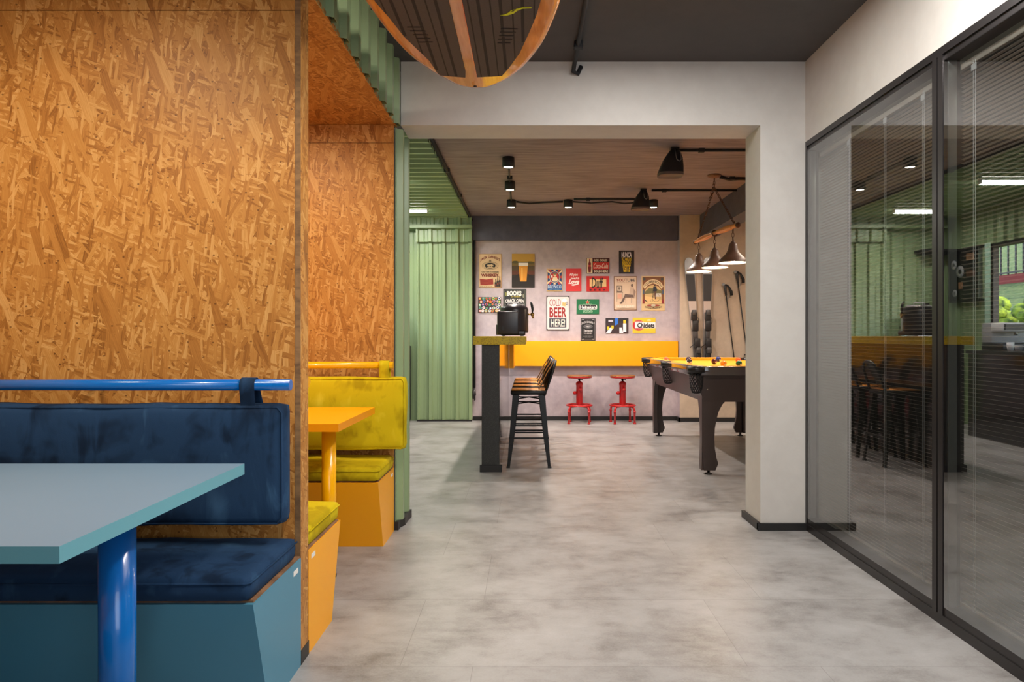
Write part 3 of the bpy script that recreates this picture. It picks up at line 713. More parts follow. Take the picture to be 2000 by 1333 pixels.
for i in range(3):
    a = 4*i; c_ = a+4; fs += [[a,a+1,c_+1,c_],[a+2,c_+2,c_+3,a+3],[a,c_,c_+2,a+2],[a+1,a+3,c_+3,c_+1]]
fs += [[0,2,3,1],[12,13,15,14]]
b.add(vs, fs, M['blackmetal']); b.build('back_splat', st)
lab = ['second bar stool from the camera in the row at the bar', 'third bar stool from the camera in the row at the bar', 'farthest bar stool in the row at the bar, nearest the wall counter']
for k in range(3): copy_tree(st, None, (0, 6.14+.49*(k+1), 0), lab[k])
# ------------------------------------------------------------------ red pipe stools
def red_stool(x, y, label, rot):
    t = thing('pipe_stool', label, 'stool', (x, y, 0), 'red pipe stools under the wall counter')
    MB().lathe([(.0001,.612),(.158,.612),(.164,.617),(.164,.628),(.158,.634),(.0001,.634)], M['seatwood'], (x,y,0), 40).build('seat', t)
    MB().lathe([(.150,.596),(.163,.6),(.166,.612),(.166,.618),(.150,.618)], M['red'], (x,y,0), 40).build('seat_rim', t)
    MB().tube([(x,y,.5),(x,y,.6)], .012, M['blackmetal'], 14).tube([(x-.02,y-.0,.575),(x+.045,y-.0,.575)], .006, M['blackmetal'], 8).build('height_screw', t)
    b = MB(); b.lathe([(.026,.22),(.043,.235),(.044,.26),(.043,.5),(.048,.505),(.048,.53),(.03,.55),(.018,.555)], M['red'], (x,y,0), 28)
    po = b.build('post', t)
    b = MB(); b.tube([(x,y,.40),(x-.052,y-.02,.40)], .014, M['red'], 12); b.sphere((x-.062,y-.024,.40), .026, M['red']); b.tube([(x+.01,y-.03,.445),(x+.012,y-.062,.445)], .02, M['red'], 14); b.sphere((x+.012,y-.066,.445), .024, M['red']); b.build('valve_knob', po)
    MB().ring((x,y,.238), .165, .012, M['red'], 40, 10).build('foot_ring', t)
    for k in range(4):
        a = rot+k*PI/2; c, s_ = math.cos(a), math.sin(a)
        P = [(x+.03*c,y+.03*s_,.225),(x+.14*c,y+.14*s_,.225),(x+.165*c,y+.165*s_,.218),(x+.18*c,y+.18*s_,.195),(x+.184*c,y+.184*s_,.16),(x+.185*c,y+.185*s_,.01)]
        b = MB(); b.tube(P, .0135, M['red'], 12); b.tube([(x+.185*c,y+.185*s_,0),(x+.185*c,y+.185*s_,.022)], .019, M['red'], 12)
        b.tube([(x+.1845*c,y+.1845*s_,.145),(x+.1845*c,y+.1845*s_,.175)], .0175, M['red'], 12); b.build('leg', t)
red_stool(.667, 9.02, 'left red pipe stool with round wooden seat against the back wall', math.radians(38))
red_stool(1.238, 9.02, 'right red pipe stool with round wooden seat, the one nearer the pool table', math.radians(50))
# ------------------------------------------------------------------ pool table
X0, X1, P0, P1, ZT = 1.34, 2.60, 5.60, 7.98, .90
pt = thing('pool_table', 'dark wood pool table with yellow cloth at the right of the far room', 'pool table', ((X0+X1)/2, (P0+P1)/2, 0))
def frame4(name, x0, x1, y0, y1, z0, z1, w_, m, **k):
    b = MB(); b.box(x0, x1, y0, y0+w_, z0, z1, m).box(x0, x1, y1-w_, y1, z0, z1, m).box(x0, x0+w_, y0+w_, y1-w_, z0, z1, m).box(x1-w_, x1, y0+w_, y1-w_, z0, z1, m); return b.build(name, pt, **k)
b = MB()
for (xa, xb, ya, yb) in ((X0+.07,X1-.07,P0,P0+.07),(X0+.07,X1-.07,P1-.07,P1),(X0,X0+.07,P0+.08,(P0+P1)/2-.05),(X0,X0+.07,(P0+P1)/2+.05,P1-.08),(X1-.07,X1,P0+.08,(P0+P1)/2-.05),(X1-.07,X1,(P0+P1)/2+.05,P1-.08)):
    r = MB(); r.rbox(xa, xb, ya, yb, ZT-.075, ZT, .006, M['railgloss'], 2); r.build('rail', pt)
b = MB(); ins = .07
b.box(X0+ins, X1-ins, P0+ins, P1-ins, ZT-.06, ZT-.03, M['cloth']); b.build('playfield', pt)
b = MB()
for (xa, xb, ya, yb, ax) in ((X0+.16,X1-.16,P0+.05,P0+.105,'n'),(X0+.16,X1-.16,P1-.105,P1-.05,'f')):
    b.rbox(xa, xb, ya, yb, ZT-.035, ZT+.003, .008, M['cloth'], 2)
for xa, xb in ((X0+.05,X0+.105),(X1-.105,X1-.05)):
    b.rbox(xa, xb, P0+.16, (P0+P1)/2-.08, ZT-.035, ZT+.003, .008, M['cloth'], 2); b.rbox(xa, xb, (P0+P1)/2+.08, P1-.16, ZT-.035, ZT+.003, .008, M['cloth'], 2)
b.build('cushions', pt)
# tapering cabinet
b = MB(); zt, zb = ZT-.075, .605; i0, i1 = .03, .11
tv = [(X0+i0,P0+i0,zt),(X1-i0,P0+i0,zt),(X1-i0,P1-i0,zt),(X0+i0,P1-i0,zt),(X0+i1,P0+.06,zb),(X1-i1,P0+.06,zb),(X1-i1,P1-.06,zb),(X0+i1,P1-.06,zb)]
b.add(tv, [[0,1,2,3],[4,7,6,5],[0,4,5,1],[1,5,6,2],[2,6,7,3],[3,7,4,0]], M['poolbody']); b.build('cabinet', pt)
MB().box(X0+.12, X1-.12, P0+.03, P0+.036, .795, .80, M['black']).build('front_slot', pt)
b = MB(); b.lathe([(.007,0),(.007,.006)], M['chrome'], (0,0,0), 14, Matrix.Translation((1.475,P0+.045,.71)) @ Matrix.Rotation(PI/2, 4, 'X')); b.build('screw', pt)
prof_leg = [(0,.65),(.27,.65),(.25,.63),(.20,.585),(.165,.53),(.14,.46),(.125,.38),(.12,.30),(.125,.22),(.14,.14),(.155,.10),(.155,.085),(.13,.035),(.02,.035),(.012,.10),(.004,.25)]
for sx, sy in ((0,0),(1,0),(0,1),(1,1)):
    ox = X0+.095 if sx == 0 else X1-.095; oy = P0+.06 if sy == 0 else P1-.06; dx = 1 if sx == 0 else -1; dy = 1 if sy == 0 else -1
    b = MB(); b.prism([(ox+dx*u*.86, z) for u, z in prof_leg], oy, oy+dy*.04, 'y', M['poolbody'])
    b.prism([(oy+dy*u*.62, z) for u, z in prof_leg], ox, ox+dx*.04, 'x', M['poolbody']); lg = b.build('leg', pt)
    b = MB(); b.lathe([(.032,0),(.032,.006),(.012,.012),(.012,.036)], M['black'], (ox+dx*.065, oy+dy*.04, 0), 20); b.build('levelling_foot', lg)
def pocket(x, y, r=.06):
    b = MB()
    b.ring((x,y,ZT-.03), r, .016, M['leather'], 24, 8); b.lathe([(r+.014,-.05),(r+.016,0),(r-.01,.004)], M['leather'], (x,y,ZT), 24); p = b.build('pocket', pt)
    c = MB(); L_ = 9; S = 14
    def Q(i, k): 
        t = i/L_; rr = (r-.004)*(1-.10*t-.35*t**5); a = 2*PI*(k+.5*(i % 2))/S; return (x+rr*math.cos(a), y+rr*math.sin(a), ZT-.05-.17*t)
    for i in range(L_):
        for k in range(S):
            c.tube([Q(i,k), Q(i+1,k)], .0028, M['netcord'], 4); c.tube([Q(i,k), Q(i+1,k+(1 if i % 2 else -1))], .0028, M['netcord'], 4)
    c.lathe([(.001,-.225),(.022,-.223),(.032,-.215)], M['netcord'], (x,y,ZT), 12)
    c.build('net', p)
for sx in (X0+.045, X1-.045):
    for y in (P0+.045, (P0+P1)/2, P1-.045): pocket(sx, y)
def ball(px, py, rgb, label, stripe=None, z=.8985):
    Y = F*(CZ-z)/(py-HY); p = at(px, py, Y)
    b = MB(); b.sphere(p, .0285, mat('ball_'+label.split(' pool')[0].replace(' ', '_'), rgb, .1, coat=.5, var=.01), 24, 16)
    if stripe: b.ring(p, .0265, .0032, M['paper'], 20, 6, Matrix.Rotation(PI/2.3, 4, 'X'))
    b.build('pool_ball', org=p); o = bpy.data.objects[-1] if False else None
def ball2(px, py, rgb, label, stripe=False, dot=True):
    z = ZT-.03+.0285; Y = F*(CZ-z)/(py-HY); p = at(px, py, Y)
    t = thing('pool_ball', label, 'ball', p, 'balls on the pool table')
    MB().sphere(p, .0285, mat('resin_'+'_'.join(map(str, rgb)), rgb, .1, coat=.5, var=.01), 24, 16).build('ball', t)
    if dot: MB().lathe([(.0001,.0287),(.009,.0274),(.0095,.0262)], M['paper'], (0,0,0), 14, Matrix.Translation(p) @ Matrix.Rotation(1.9, 4, 'X') @ Matrix.Rotation(.4, 4, 'Y')).build('number_dot', t)
    if stripe: MB().lathe([(.0275,-.008),(.0287,-.004),(.0287,.004),(.0275,.008)], M['paper'], (0,0,0), 24, Matrix.Translation(p) @ Matrix.Rotation(.8, 4, 'X')).build('stripe', t)
ball2(1301, 702.5, (236,120,92), 'pale coral striped pool ball near the far left pocket', True)
ball2(1344.8, 702.5, (52,34,66), 'dark purple pool ball touching behind another on the left of the cloth')
ball2(1346.5, 706.5, (40,22,36), 'almost black striped pool ball in front of the dark purple one', True)
ball2(1395, 706.5, (70,22,34), 'maroon pool ball just left of the blue one')
ball2(1403, 702, (24,44,120), 'dark blue pool ball in the middle of the cloth')
ball2(1413, 710.5, (232,150,20), 'golden yellow pool ball close to the near cushion')
ball2(1442, 704, (240,92,40), 'bright orange pool ball behind the green one')
ball2(1443.3, 710.5, (16,84,52), 'green pool ball closest to the near right cushion')
# ------------------------------------------------------------------ triple yoke pendant over the pool table
pl = thing('yoke_pendant_lamp', 'rustic wooden yoke lamp with three brown shades on chains above the pool table', 'ceiling lamp', (1.874, 6.9, CEIL))
A = Vector((1.84,7.55,2.19)); B = Vector((1.93,6.3,2.176)); D = (B-A).normalized()
MB().lathe([(.0001,0),(.068,0),(.07,-.008),(.06,-.02),(.03,-.03),(.0001,-.032)][::-1], M['seatwood'], (1.874,6.9,CEIL), 32).build('canopy', pl)
b = MB(); Pn = 24; pts = []; rs = []
for i in range(Pn+1):
    t = i/Pn; p = A.lerp(B, t); p.z += .012*math.sin(PI*t); pts.append(p); rs.append(.017+.014*abs(math.sin(2*PI*t))**1.5)
b.tube(pts, rs, M['orangewood'], 14); b.sphere(A, .024, M['rust']); b.sphere(B, .026, M['rust'])
for t in (.5,): b.ring(A.lerp(B, t)+Vector((0,0,.012)), .028, .006, M['rust'], 16, 6, Matrix.Rotation(PI/2, 4, 'X'))
yk = b.build('yoke', pl)
def chain(mb, p, q, R=.017, r=.0038):
    p = Vector(p); q = Vector(q); d = q-p; n = max(2, int(d.length/(R*1.9))); z = d.normalized()
    base = z.to_track_quat('Y', 'Z').to_matrix().to_4x4()
    for i in range(n):
        c = p+d*((i+.5)/n); rot = base @ Matrix.Rotation(0 if i % 2 else PI/2, 4, 'Y') @ Matrix.Diagonal((.62,1.15,1,1))
        mb.ring(c, R, r, M['rust'], 10, 5, rot)
top = Vector((1.874,6.9,CEIL-.03)); kn = Vector((1.874,6.9,CEIL-.13))
b = MB(); chain(b, top, kn); b.build('chain', pl)
b = MB(); chain(b, kn, A+Vector((0,0,.02))+D*.08); b.build('chain', pl)
b = MB(); chain(b, kn, B+Vector((0,0,.02))-D*.08); b.build('chain', pl)
b = MB(); chain(b, kn+Vector((0,.02,.04)), kn+Vector((-.04,.03,-.12))); chain(b, kn+Vector((-.04,.03,-.12)), kn+Vector((0,.02,-.02))); b.build('loose_chain', pl)
sprof = [(.012,.185),(.03,.18),(.04,.16),(.046,.125),(.062,.09),(.09,.06),(.118,.035),(.13,.015),(.133,0)]
for t in (.1, .5, .9):
    p = A.lerp(B, t); zb_ = p.z-.335; c0 = (p.x, p.y, zb_)
    b = MB(); b.lathe(sprof, M['shade'], c0, 36); b.sm = b.sm; 
    b.f.pop(); b.m.pop(); b.sm.pop(); b.f.pop(); b.m.pop(); b.sm.pop()
    b.lathe([(r-.003 if r > .02 else r, z-.002) for r, z in sprof], M['shadein'], c0, 36)
    b.f.pop(); b.m.pop(); b.sm.pop(); b.f.pop(); b.m.pop(); b.sm.pop()
    b.lathe([(.001,.2),(.014,.2),(.03,.18)], M['shade'], c0, 20)
    so = b.build('lamp_shade', pl)
    b = MB(); chain(b, (p.x,p.y,p.z-.01), (p.x,p.y,zb_+.195), .02); b.build('hook', so)
    MB().sphere((p.x,p.y,zb_+.035), .03, M['bulb']).build('bulb', so)
    light('pendant_light', 'POINT', (p.x,p.y,zb_-.01), 5, (1,.84,.66), size=.04)
# ------------------------------------------------------------------ ceiling spots, conduits, speakers
SP = [(-.187,6.22,'first surface spotlight over the bar, nearest the camera'),(-.2,7.19,'middle surface spotlight of the three over the bar'),(-.21,8.17,'surface spotlight at the corner where the conduit turns'),(.47,8.17,'surface spotlight on the conduit midway along the far ceiling'),(1.49,8.17,'surface spotlight beside the farther hanging speaker')]
for x, y, lb in SP:
    t = thing('spotlight', 'small black '+lb, 'spotlight', (x,y,CEIL), 'black ceiling spotlights')
    MB().lathe([(.05,0),(.055,-.004),(.057,-.088),(.05,-.09),(.046,-.084)][::-1], M['speaker'], (x,y,CEIL), 32).build('housing', t)
    MB().lathe([(.0001,-.086),(.042,-.086)][::-1], M['lampglow'], (x,y,CEIL), 24).ring((x,y,CEIL-.09), .047, .003, M['speaker'], 28, 6).build('lens', t)
    light('spot_light', 'SPOT', (x,y,CEIL-.1), 82, (1,.86,.76), (0,0,0), .04, spot=math.radians(135), blend=.7)
cm = M['speaker']
def pipe(label, pts, r=.011, clips=(), m=None, name='conduit', cat='conduit'):
    m = m or cm
    t = thing(name, label, cat, pts[0])
    MB().tube(pts, r, m, 10).build('pipe', t)
    for c in clips: MB().rbox(c[0]-.025, c[0]+.025, c[1]-.02, c[1]+.02, c[2]-.02, c[2]+.02, .004, m, 1).build('clip', t)
zc = CEIL-.015
pipe('thin dark conduit joining the first two spotlights over the bar', [(-.187,6.28,zc),(-.2,7.13,zc)], .009, [(-.193,6.95,zc)])
pipe('thin dark conduit joining the last two spotlights over the bar', [(-.2,7.25,zc),(-.21,8.11,zc)], .009)
pipe('sagging black cable from the corner spotlight to the next one along the far ceiling', [(-.15,8.2,zc),(0,8.25,zc-.01),(.2,8.24,zc),(.41,8.2,zc)], .011, name='cable', cat='cable')
pipe('black conduit between the midway spotlight and the farther speaker', [(.53,8.05,zc),(1.25,8.05,zc)], .011, [(.7,8.05,zc)])
pipe('black cable bundle sagging between the midway spotlight and the last spotlight', [(.53,8.2,zc),(.75,8.22,zc-.01),(1.0,8.2,zc),(1.15,8.2,zc-.02),(1.43,8.2,zc)], .009, name='cable', cat='cable')
pipe('black ceiling conduit running right from the nearer hanging speaker', [(1.27,5.93,zc),(3.69,5.93,zc)], .012, [(1.5,5.93,zc)])
pipe('black ceiling conduit running right from the farther hanging speaker', [(1.36,7.56,zc),(2.3,7.56,zc)], .012, [(1.5,7.56,zc)])
pipe('black conduit running to the canopy of the pool table lamp', [(1.94,6.92,zc),(2.05,6.98,zc-.012),(2.15,7.0,zc),(2.3,7.0,zc)], .016, [(2.08,6.98,zc)])
b = [(-.79,YO2+.02,2.755),(-.79,9.2,2.755),(-.76,9.28,2.70),(-.742,9.29,2.6),(-.742,9.29,.45)]
pipe('dark conduit along the edge of the green ceiling and down beside the posters', b, .017, [(-.79,5.3,2.755),(-.79,6.6,2.755),(-.79,7.8,2.755),(-.742,9.29,2.52)])
t = thing('power_cord', 'black cord tuft hanging low beside the green clad door', 'cord', (-.742,9.27,.35))
MB().tube([(-.742,9.27,.45),(-.745,9.26,.36),(-.75,9.25,.3)], [.012,.03,.016], M['plastic'], 10).build('plug', t)
MB().tube([(-.742,9.27,.44),(-.735,9.25,.34),(-.73,9.25,.29),(-.74,9.25,.28)], .008, M['plastic'], 8).build('cord_end', t)
pipe('dark steel pipe along the front ceiling ending at the white lintel', [(.283,-1.9,CEIL-.03),(.27,3.9,CEIL-.03),(.266,3.98,CEIL-.035),(.262,4.02,CEIL-.07),(.29,4.04,CEIL-.075),(.31,4.045,CEIL-.03)], .013, [(.272,3.75,CEIL-.03)])
def speaker(x, y, s, label):
    t = thing('hanging_speaker', label, 'speaker', (x,y,CEIL), 'black hanging speakers')
    b = MB(); secs = [(.0,.032,.03),(.03,.05,.045),(.09,.078,.07),(.17,.098,.085),(.225,.107,.092)]
    vs = []; 
    for i, (dz, hw, hd_) in enumerate(secs):
        yo = -.10*dz/.225*s*.5
        for k in range(20):
            a = 2*PI*k/20+PI/20; ca, sa = math.cos(a), math.sin(a); e = .5
            vs.append((x-.05*s*dz/.225+hw*s*math.copysign(abs(ca)**e, ca), y+yo+hd_*s*math.copysign(abs(sa)**e, sa), CEIL-.012-dz*s))
    fs = [[i*20+k, (i+1)*20+k, (i+1)*20+(k+1)%20, i*20+(k+1)%20] for i in range(4) for k in range(20)]+[list(range(20))]
    b.add(vs, fs, M['speaker'], True); b.build('cabinet', t)
    g = MB(); g.add([v for v in vs[80:]]+[(v[0]*.98+.02*x, v[1], v[2]-.022*s) for v in vs[80:]], [[k, 20+k, 20+(k+1)%20, (k+1)%20] for k in range(20)]+[list(range(20,40))], M['grille'], True); g.build('grille', t)
    MB().rbox(x-.04*s, x+.035*s, y-.03, y+.03, CEIL-.02, CEIL, .004, M['plastic'], 1).build('mounting_plate', t)
    yb = y-.105*s
    MB().tube([(x-.01*s,y-.05*s,CEIL-.03),(x-.012*s,yb,CEIL-.10*s),(x-.008*s,yb-.01,CEIL-.13*s),(x+.012*s,yb-.01,CEIL-.145*s),(x+.03*s,yb-.01,CEIL-.13*s),(x+.03*s,y-.06*s,CEIL-.04)], .004*s, M['steel'], 8).build('yoke_bracket', t)
speaker(1.262, 5.9, 1.0, 'nearer black hanging speaker just right of the ceiling centre')
speaker(1.27, 7.56, .92, 'farther black hanging speaker next to the last spotlight')
for k, (y, lb) in enumerate(((8.5,'glowing white tube lamp on the green ceiling nearest the back'), (6.88,'glowing white tube lamp on the green ceiling seen only in the glass'))):
    t = thing('tube_lamp', lb, 'tube lamp', (-1.56,y,2.70), 'tube lamps on the green ceiling')
    MB().tube([(-1.84,y,2.705),(-1.27,y,2.705)], .014, M['tubeglow'], 14).build('tube', t)
    MB().box(-1.87, -1.25, y-.015, y+.015, 2.72, 2.745, M['whiteplastic']).box(-1.87,-1.84,y-.015,y+.015,2.69,2.72,M['whiteplastic']).box(-1.27,-1.25,y-.015,y+.015,2.69,2.72,M['whiteplastic']).build('fitting', t)
    light('tube_light', 'AREA', (-1.56,y,2.68), 13, (1,.98,.88), (0,0,0), .6, .04)
# ------------------------------------------------------------------ skis and poles on the cream wall
def ski(x, lean, label):
    t = thing('ski', label, 'ski', (x, YC-.05, .55), 'skis on the cream wall')
    zt_, zb_ = 2.2, .55; y0 = YC-.035
    def cx_(z): return x+lean*(z-.87)
    secs = [(zb_,.042),(zb_+.1,.045),(.9,.043),(1.2,.044),(1.6,.054),(1.95,.063),(2.1,.062),(2.17,.05),(2.2,.02)]
    def seg(name, z0, z1, m, yo, th, shrink=0, par=t):
        zs = sorted({z0, z1}|{z for z, _ in secs if z0 < z < z1}); b = MB(); vs = []
        def hw(z):
            for (za, wa), (zb2, wb) in zip(secs, secs[1:]):
                if za <= z <= zb2: return wa+(wb-wa)*(z-za)/(zb2-za)-shrink
        for z in zs:
            bend = .06*max(0, (z-2.0)/.2)**2; h = hw(z); c = cx_(z)
            vs += [(c-h,y0-yo-bend*0-th,z),(c+h,y0-yo-th,z),(c+h,y0-yo,z),(c-h,y0-yo,z)]
        fs = []
        for i in range(len(zs)-1):
            for k in range(4): fs.append([4*i+k, 4*i+(k+1)%4, 4*i+4+(k+1)%4, 4*i+4+k])
        fs += [[3,2,1,0], [4*(len(zs)-1)+k for k in range(4)]]
        b.add(vs, fs, m); return b.build(name, par)
    seg('ski_body', zb_, zt_, M['steel'], 0, .012)
    seg('dark_topsheet', 1.62, 1.98, mat('dark_ski_print', (52,50,52), .4), .0125, .001, .004)
    seg('pale_topsheet', 1.25, 1.62, mat('silver_ski_print', (196,180,172), .3), .0125, .001, .004)
    yb = y0-.013
    bd_ = M['plastic']; gr = mat('dull_binding_metal', (92,90,92), .4, .7)
    def blk(name, z0, z1, hw, d, m, dx=0):
        z = (z0+z1)/2; c = cx_(z)+dx; return MB().rbox(c-hw, c+hw, yb-d, yb, z0, z1, .006, m, 2).build(name, t)
    blk('toe_piece', 1.36, 1.47, .036, .05, bd_, .0); blk('toe_jaw', 1.43, 1.50, .026, .065, gr, .004)
    blk('toe_base', 1.22, 1.36, .038, .04, bd_, .012); blk('brake_plate', 1.10, 1.24, .028, .022, gr, .006)
    blk('heel_piece', .99, 1.12, .036, .06, bd_, .014); blk('heel_lever', .92, 1.0, .03, .075, gr, .02); blk('heel_base', .82, .92, .034, .045, bd_, .016)
    c = cx_(1.02); MB().tube([(c-.02,yb-.03,1.05),(c-.06,yb-.03,1.02),(c-.085,yb-.03,1.0)], [.004,.004,.008], bd_, 8).tube([(c+.03,yb-.03,1.03),(c+.062,yb-.03,1.0)], .005, M['gold'], 8).build('brake_arm', t)
    c = cx_(1.4); MB().tube([(c+.03,yb-.03,1.42),(c+.055,yb-.04,1.38),(c+.06,yb-.03,1.33),(c+.03,yb-.02,1.30)], .004, gr, 8).build('toe_cable', t)
    MB().rbox(cx_(2.0)-.03, cx_(2.0)+.03, y0, YC, 1.98, 2.02, .003, M['black'], 1).rbox(cx_(.7)-.03, cx_(.7)+.03, y0, YC, .68, .72, .003, M['black'], 1).build('wall_bracket', t)
ski(2.247, -.082, 'left ski on the cream wall, leaning slightly left at its top')
ski(2.378, .012, 'right ski on the cream wall, hung nearly upright')
def pole(xt, zt_, label):
    t = thing('ski_pole', label, 'ski pole', (xt, YC-.03, zt_), 'ski poles on the cream wall')
    y = YC-.03; sl = .128
    def X(z): return xt+(zt_-z)*sl
    MB().tube([(X(zt_-.13),y,zt_-.13),(X(zt_-1.2),y,zt_-1.2)], .0075, M['plastic'], 10).build('shaft', t)
    MB().tube([(X(zt_),y,zt_),(X(zt_-.03),y,zt_-.03),(X(zt_-.08),y,zt_-.08),(X(zt_-.15),y,zt_-.15)], [.012,.02,.016,.014], M['plastic2'], 12).sphere((X(zt_)-.015,y,zt_-.005), .02, M['greyplastic']).build('grip', t)
    st_ = MB(); st_.tube([(X(zt_)+.01,y,zt_),(X(zt_)+.05,y-.01,zt_-.03),(X(zt_)+.085,y-.01,zt_-.10),(X(zt_)+.09,y-.01,zt_-.15)], [.008,.012,.02,.018], M['netcord'], 8); st_.tube([(X(zt_)+.06,y,zt_-.14),(X(zt_)+.05,y,zt_-.19),(X(zt_)+.02,y,zt_-.2)], .004, M['greyplastic'], 6); st_.build('wrist_strap', t)
    MB().lathe([(.0001,0),(.045,0),(.04,.012),(.01,.02)], M['plastic'], (X(zt_-1.12), y, zt_-1.12), 16).build('basket', t)
    MB().box(X(zt_-.2)-.01, X(zt_-.2)+.01, y, YC, zt_-.21, zt_-.2, M['steel']).build('wall_hook', t)
pole(2.625, 1.845, 'left and lower of the two ski poles on the cream wall')
pole(2.785, 2.015, 'right and higher of the two ski poles on the cream wall, beside the pier')
# ------------------------------------------------------------------ posters
YP = YB-.004
def tmat(rgb): return mat('print_%d_%d_%d' % rgb, rgb, .55, var=.04, vscale=14)
class Poster:
    def __init__(s, label, x0, x1, y0, y1, bg):
        a = at(x0, y0, YB); b = at(x1, y1, YB); s.x = a.x; s.z = a.z; s.w = b.x-a.x; s.h = a.z-b.z; s.parts = {}; s.k = 0
        mb = MB(); mb.box(a.x, b.x, YP-.004, YB-.0005, b.z, a.z, bg); s.o = mb.build('poster', org=(a.x+s.w/2, YB, b.z))
        tag(s.o, label, 'poster', 'posters on the grey wall')
    def lay(s): s.k += 1; return YP-.0045-.0005*s.k
    def P(s, u, v, y): return (s.x+u*s.w, y, s.z-v*s.h)
    def mb(s, part): return s.parts.setdefault(part, MB())
    def poly(s, pts, rgb, part='print', y=None):
        y = y or s.lay(); n = len(pts); vs = [s.P(u, v, y) for u, v in pts]
        ar = sum(vs[i][0]*vs[(i+1)%n][2]-vs[(i+1)%n][0]*vs[i][2] for i in range(n))
        vb = [(a, y+.0004, c) for a, _, c in vs]; f = list(range(n)); 
        if ar < 0: f = f[::-1]
        s.mb(part).add(vs, [f], tmat(rgb)); return s
    def rect(s, u0, v0, u1, v1, rgb, part='print'): return s.poly([(u0,v0),(u1,v0),(u1,v1),(u0,v1)], rgb, part)
    def ell(s, cu, cv, ru, rv, rgb, part='print', n=24, a0=0, a1=2*PI):
        return s.poly([(cu+ru*math.cos(a0+(a1-a0)*i/n), cv+rv*math.sin(a0+(a1-a0)*i/n)) for i in range(n)], rgb, part)
    def oval_ring(s, cu, cv, ru, rv, t, rgb, part='print', n=32):
        y = s.lay(); k = ru*s.w
        vs = [s.P(cu+ru*math.cos(2*PI*i/n), cv+rv*math.sin(2*PI*i/n), y) for i in range(n)]+[s.P(cu+(ru-t)*math.cos(2*PI*i/n), cv+(rv-t*s.w/s.h)*math.sin(2*PI*i/n), y) for i in range(n)]
        s.mb(part).add(vs, [[i, n+i, n+(i+1)%n, (i+1)%n] for i in range(n)], tmat(rgb)); return s
    def border(s, t, rgb, inset=0, part='border'):
        y = s.lay(); tv = t*s.w/s.h; iv = inset*s.w/s.h
        for r in ((inset,iv,1-inset,iv+tv),(inset,1-iv-tv,1-inset,1-iv),(inset,iv,inset+t,1-iv),(1-inset-t,iv,1-inset,1-iv)):
            s.poly([(r[0],r[1]),(r[2],r[1]),(r[2],r[3]),(r[0],r[3])], rgb, part, y)
        return s
    def text(s, txt, u0, v0, u1, v1, rgb, part='lettering', arch=0, shear=0, bold=.0, widths=None, fan=0):
        cu = bpy.data.curves.new('t', 'FONT'); cu.body = txt; cu.size = 1; cu.offset = bold; cu.resolution_u = 2; cu.shear = shear
        ob = bpy.data.objects.new('t', cu); C.objects.link(ob); dg = bpy.context.evaluated_depsgraph_get(); dg.update()
        me = bpy.data.meshes.new_from_object(ob.evaluated_get(dg)); vs = [v.co.copy() for v in me.vertices]; fs = [list(p.vertices) for p in me.polygons]
        bpy.data.objects.remove(ob); bpy.data.curves.remove(cu); bpy.data.meshes.remove(me)
        if not vs: return s
        xs = [v.x for v in vs]; ys = [v.y for v in vs]; a, b, c, d = min(xs), max(xs), min(ys), max(ys); y = s.lay()
        out = []
        for v in vs:
            tu = (v.x-a)/(b-a); tv = 1-(v.y-c)/(d-c); q = (2*tu-1)
            vv = v0+(v1-v0)*tv+arch*q*q + (fan*(tv-.5)*q*q)
            if widths: wd = widths(vv); uu = (u0+u1)/2+q*(u1-u0)/2*wd
            else: uu = u0+(u1-u0)*tu
            out.append(s.P(uu, vv, y))
        me_f = []
        for f in fs:
            p = [out[i] for i in f]; ar = sum(p[i][0]*p[(i+1)%len(p)][2]-p[(i+1)%len(p)][0]*p[i][2] for i in range(len(p)))
            me_f.append(f if ar > 0 else f[::-1])
        s.mb(part).add(out, me_f, tmat(rgb)); return s
    def done(s):
        for k, mb in s.parts.items(): mb.build(k, s.o)
TAN = (222,190,148); CRM = (238,224,200)
p = Poster('tan whiskey poster at the top left beside the green door', 935.4, 979.6, 496.3, 562.3, tmat(TAN)); MAR = (120,30,28); DK = (40,34,30)
p.border(.02, (190,150,104)); p.text("JACK DANIEL'S", .06, .05, .94, .15, MAR, arch=.1, bold=.03)
p.oval_ring(.5, .35, .36, .12, .012, (120,100,80)).oval_ring(.5, .35, .3, .1, .01, (150,128,100)).ell(.5, .35, .24, .085, DK, 'emblem').ell(.5,.335,.15,.02,TAN,'emblem').rect(.44,.32,.47,.38,TAN,'emblem').rect(.54,.3,.57,.38,TAN,'emblem').ell(.5,.395,.16,.012,TAN,'emblem').ell(.5,.21,.05,.035,(140,120,92),'emblem')
p.text('Old Time Tennessee', .12, .51, .88, .555, DK, bold=.02).text('WHISKEY.', .1, .585, .9, .68, MAR, bold=.04)
p.poly([(.04,.74),(.33,.76),(.62,.73),(.64,.9),(.34,.925),(.07,.92)], (158,56,44), 'emblem')
for k in range(4): p.poly([(.09,.775+.035*k),(.33,.79+.035*k),(.6,.765+.035*k),(.6,.77+.035*k),(.33,.797+.035*k),(.09,.783+.035*k)], (120,30,24), 'emblem')
for u, v in ((.7,.76),(.79,.72),(.88,.7)): p.rect(u,v+.08,u+.08,.97,DK,'emblem').rect(u+.025,v-.02,u+.055,v+.09,DK,'emblem').rect(u+.01,v+.14,u+.07,v+.2,(130,60,44),'emblem')
p.text('SERVED IN FINE SALOONS', .05, .955, .6, .98, DK); p.done()
p = Poster('dark brown and gold poster of a beer glass over hills, right of the whiskey poster', 999.7, 1044.3, 496, 562, tmat((44,34,28)))
p.rect(0,0,1,.24,(186,146,62)).rect(0,.24,1,.36,(120,100,50)).rect(0,.36,1,.5,(78,64,38)).rect(0,.5,1,.62,(96,50,30)).ell(.8,.27,.18,.04,(96,88,52)).ell(.15,.25,.14,.04,(90,84,50))
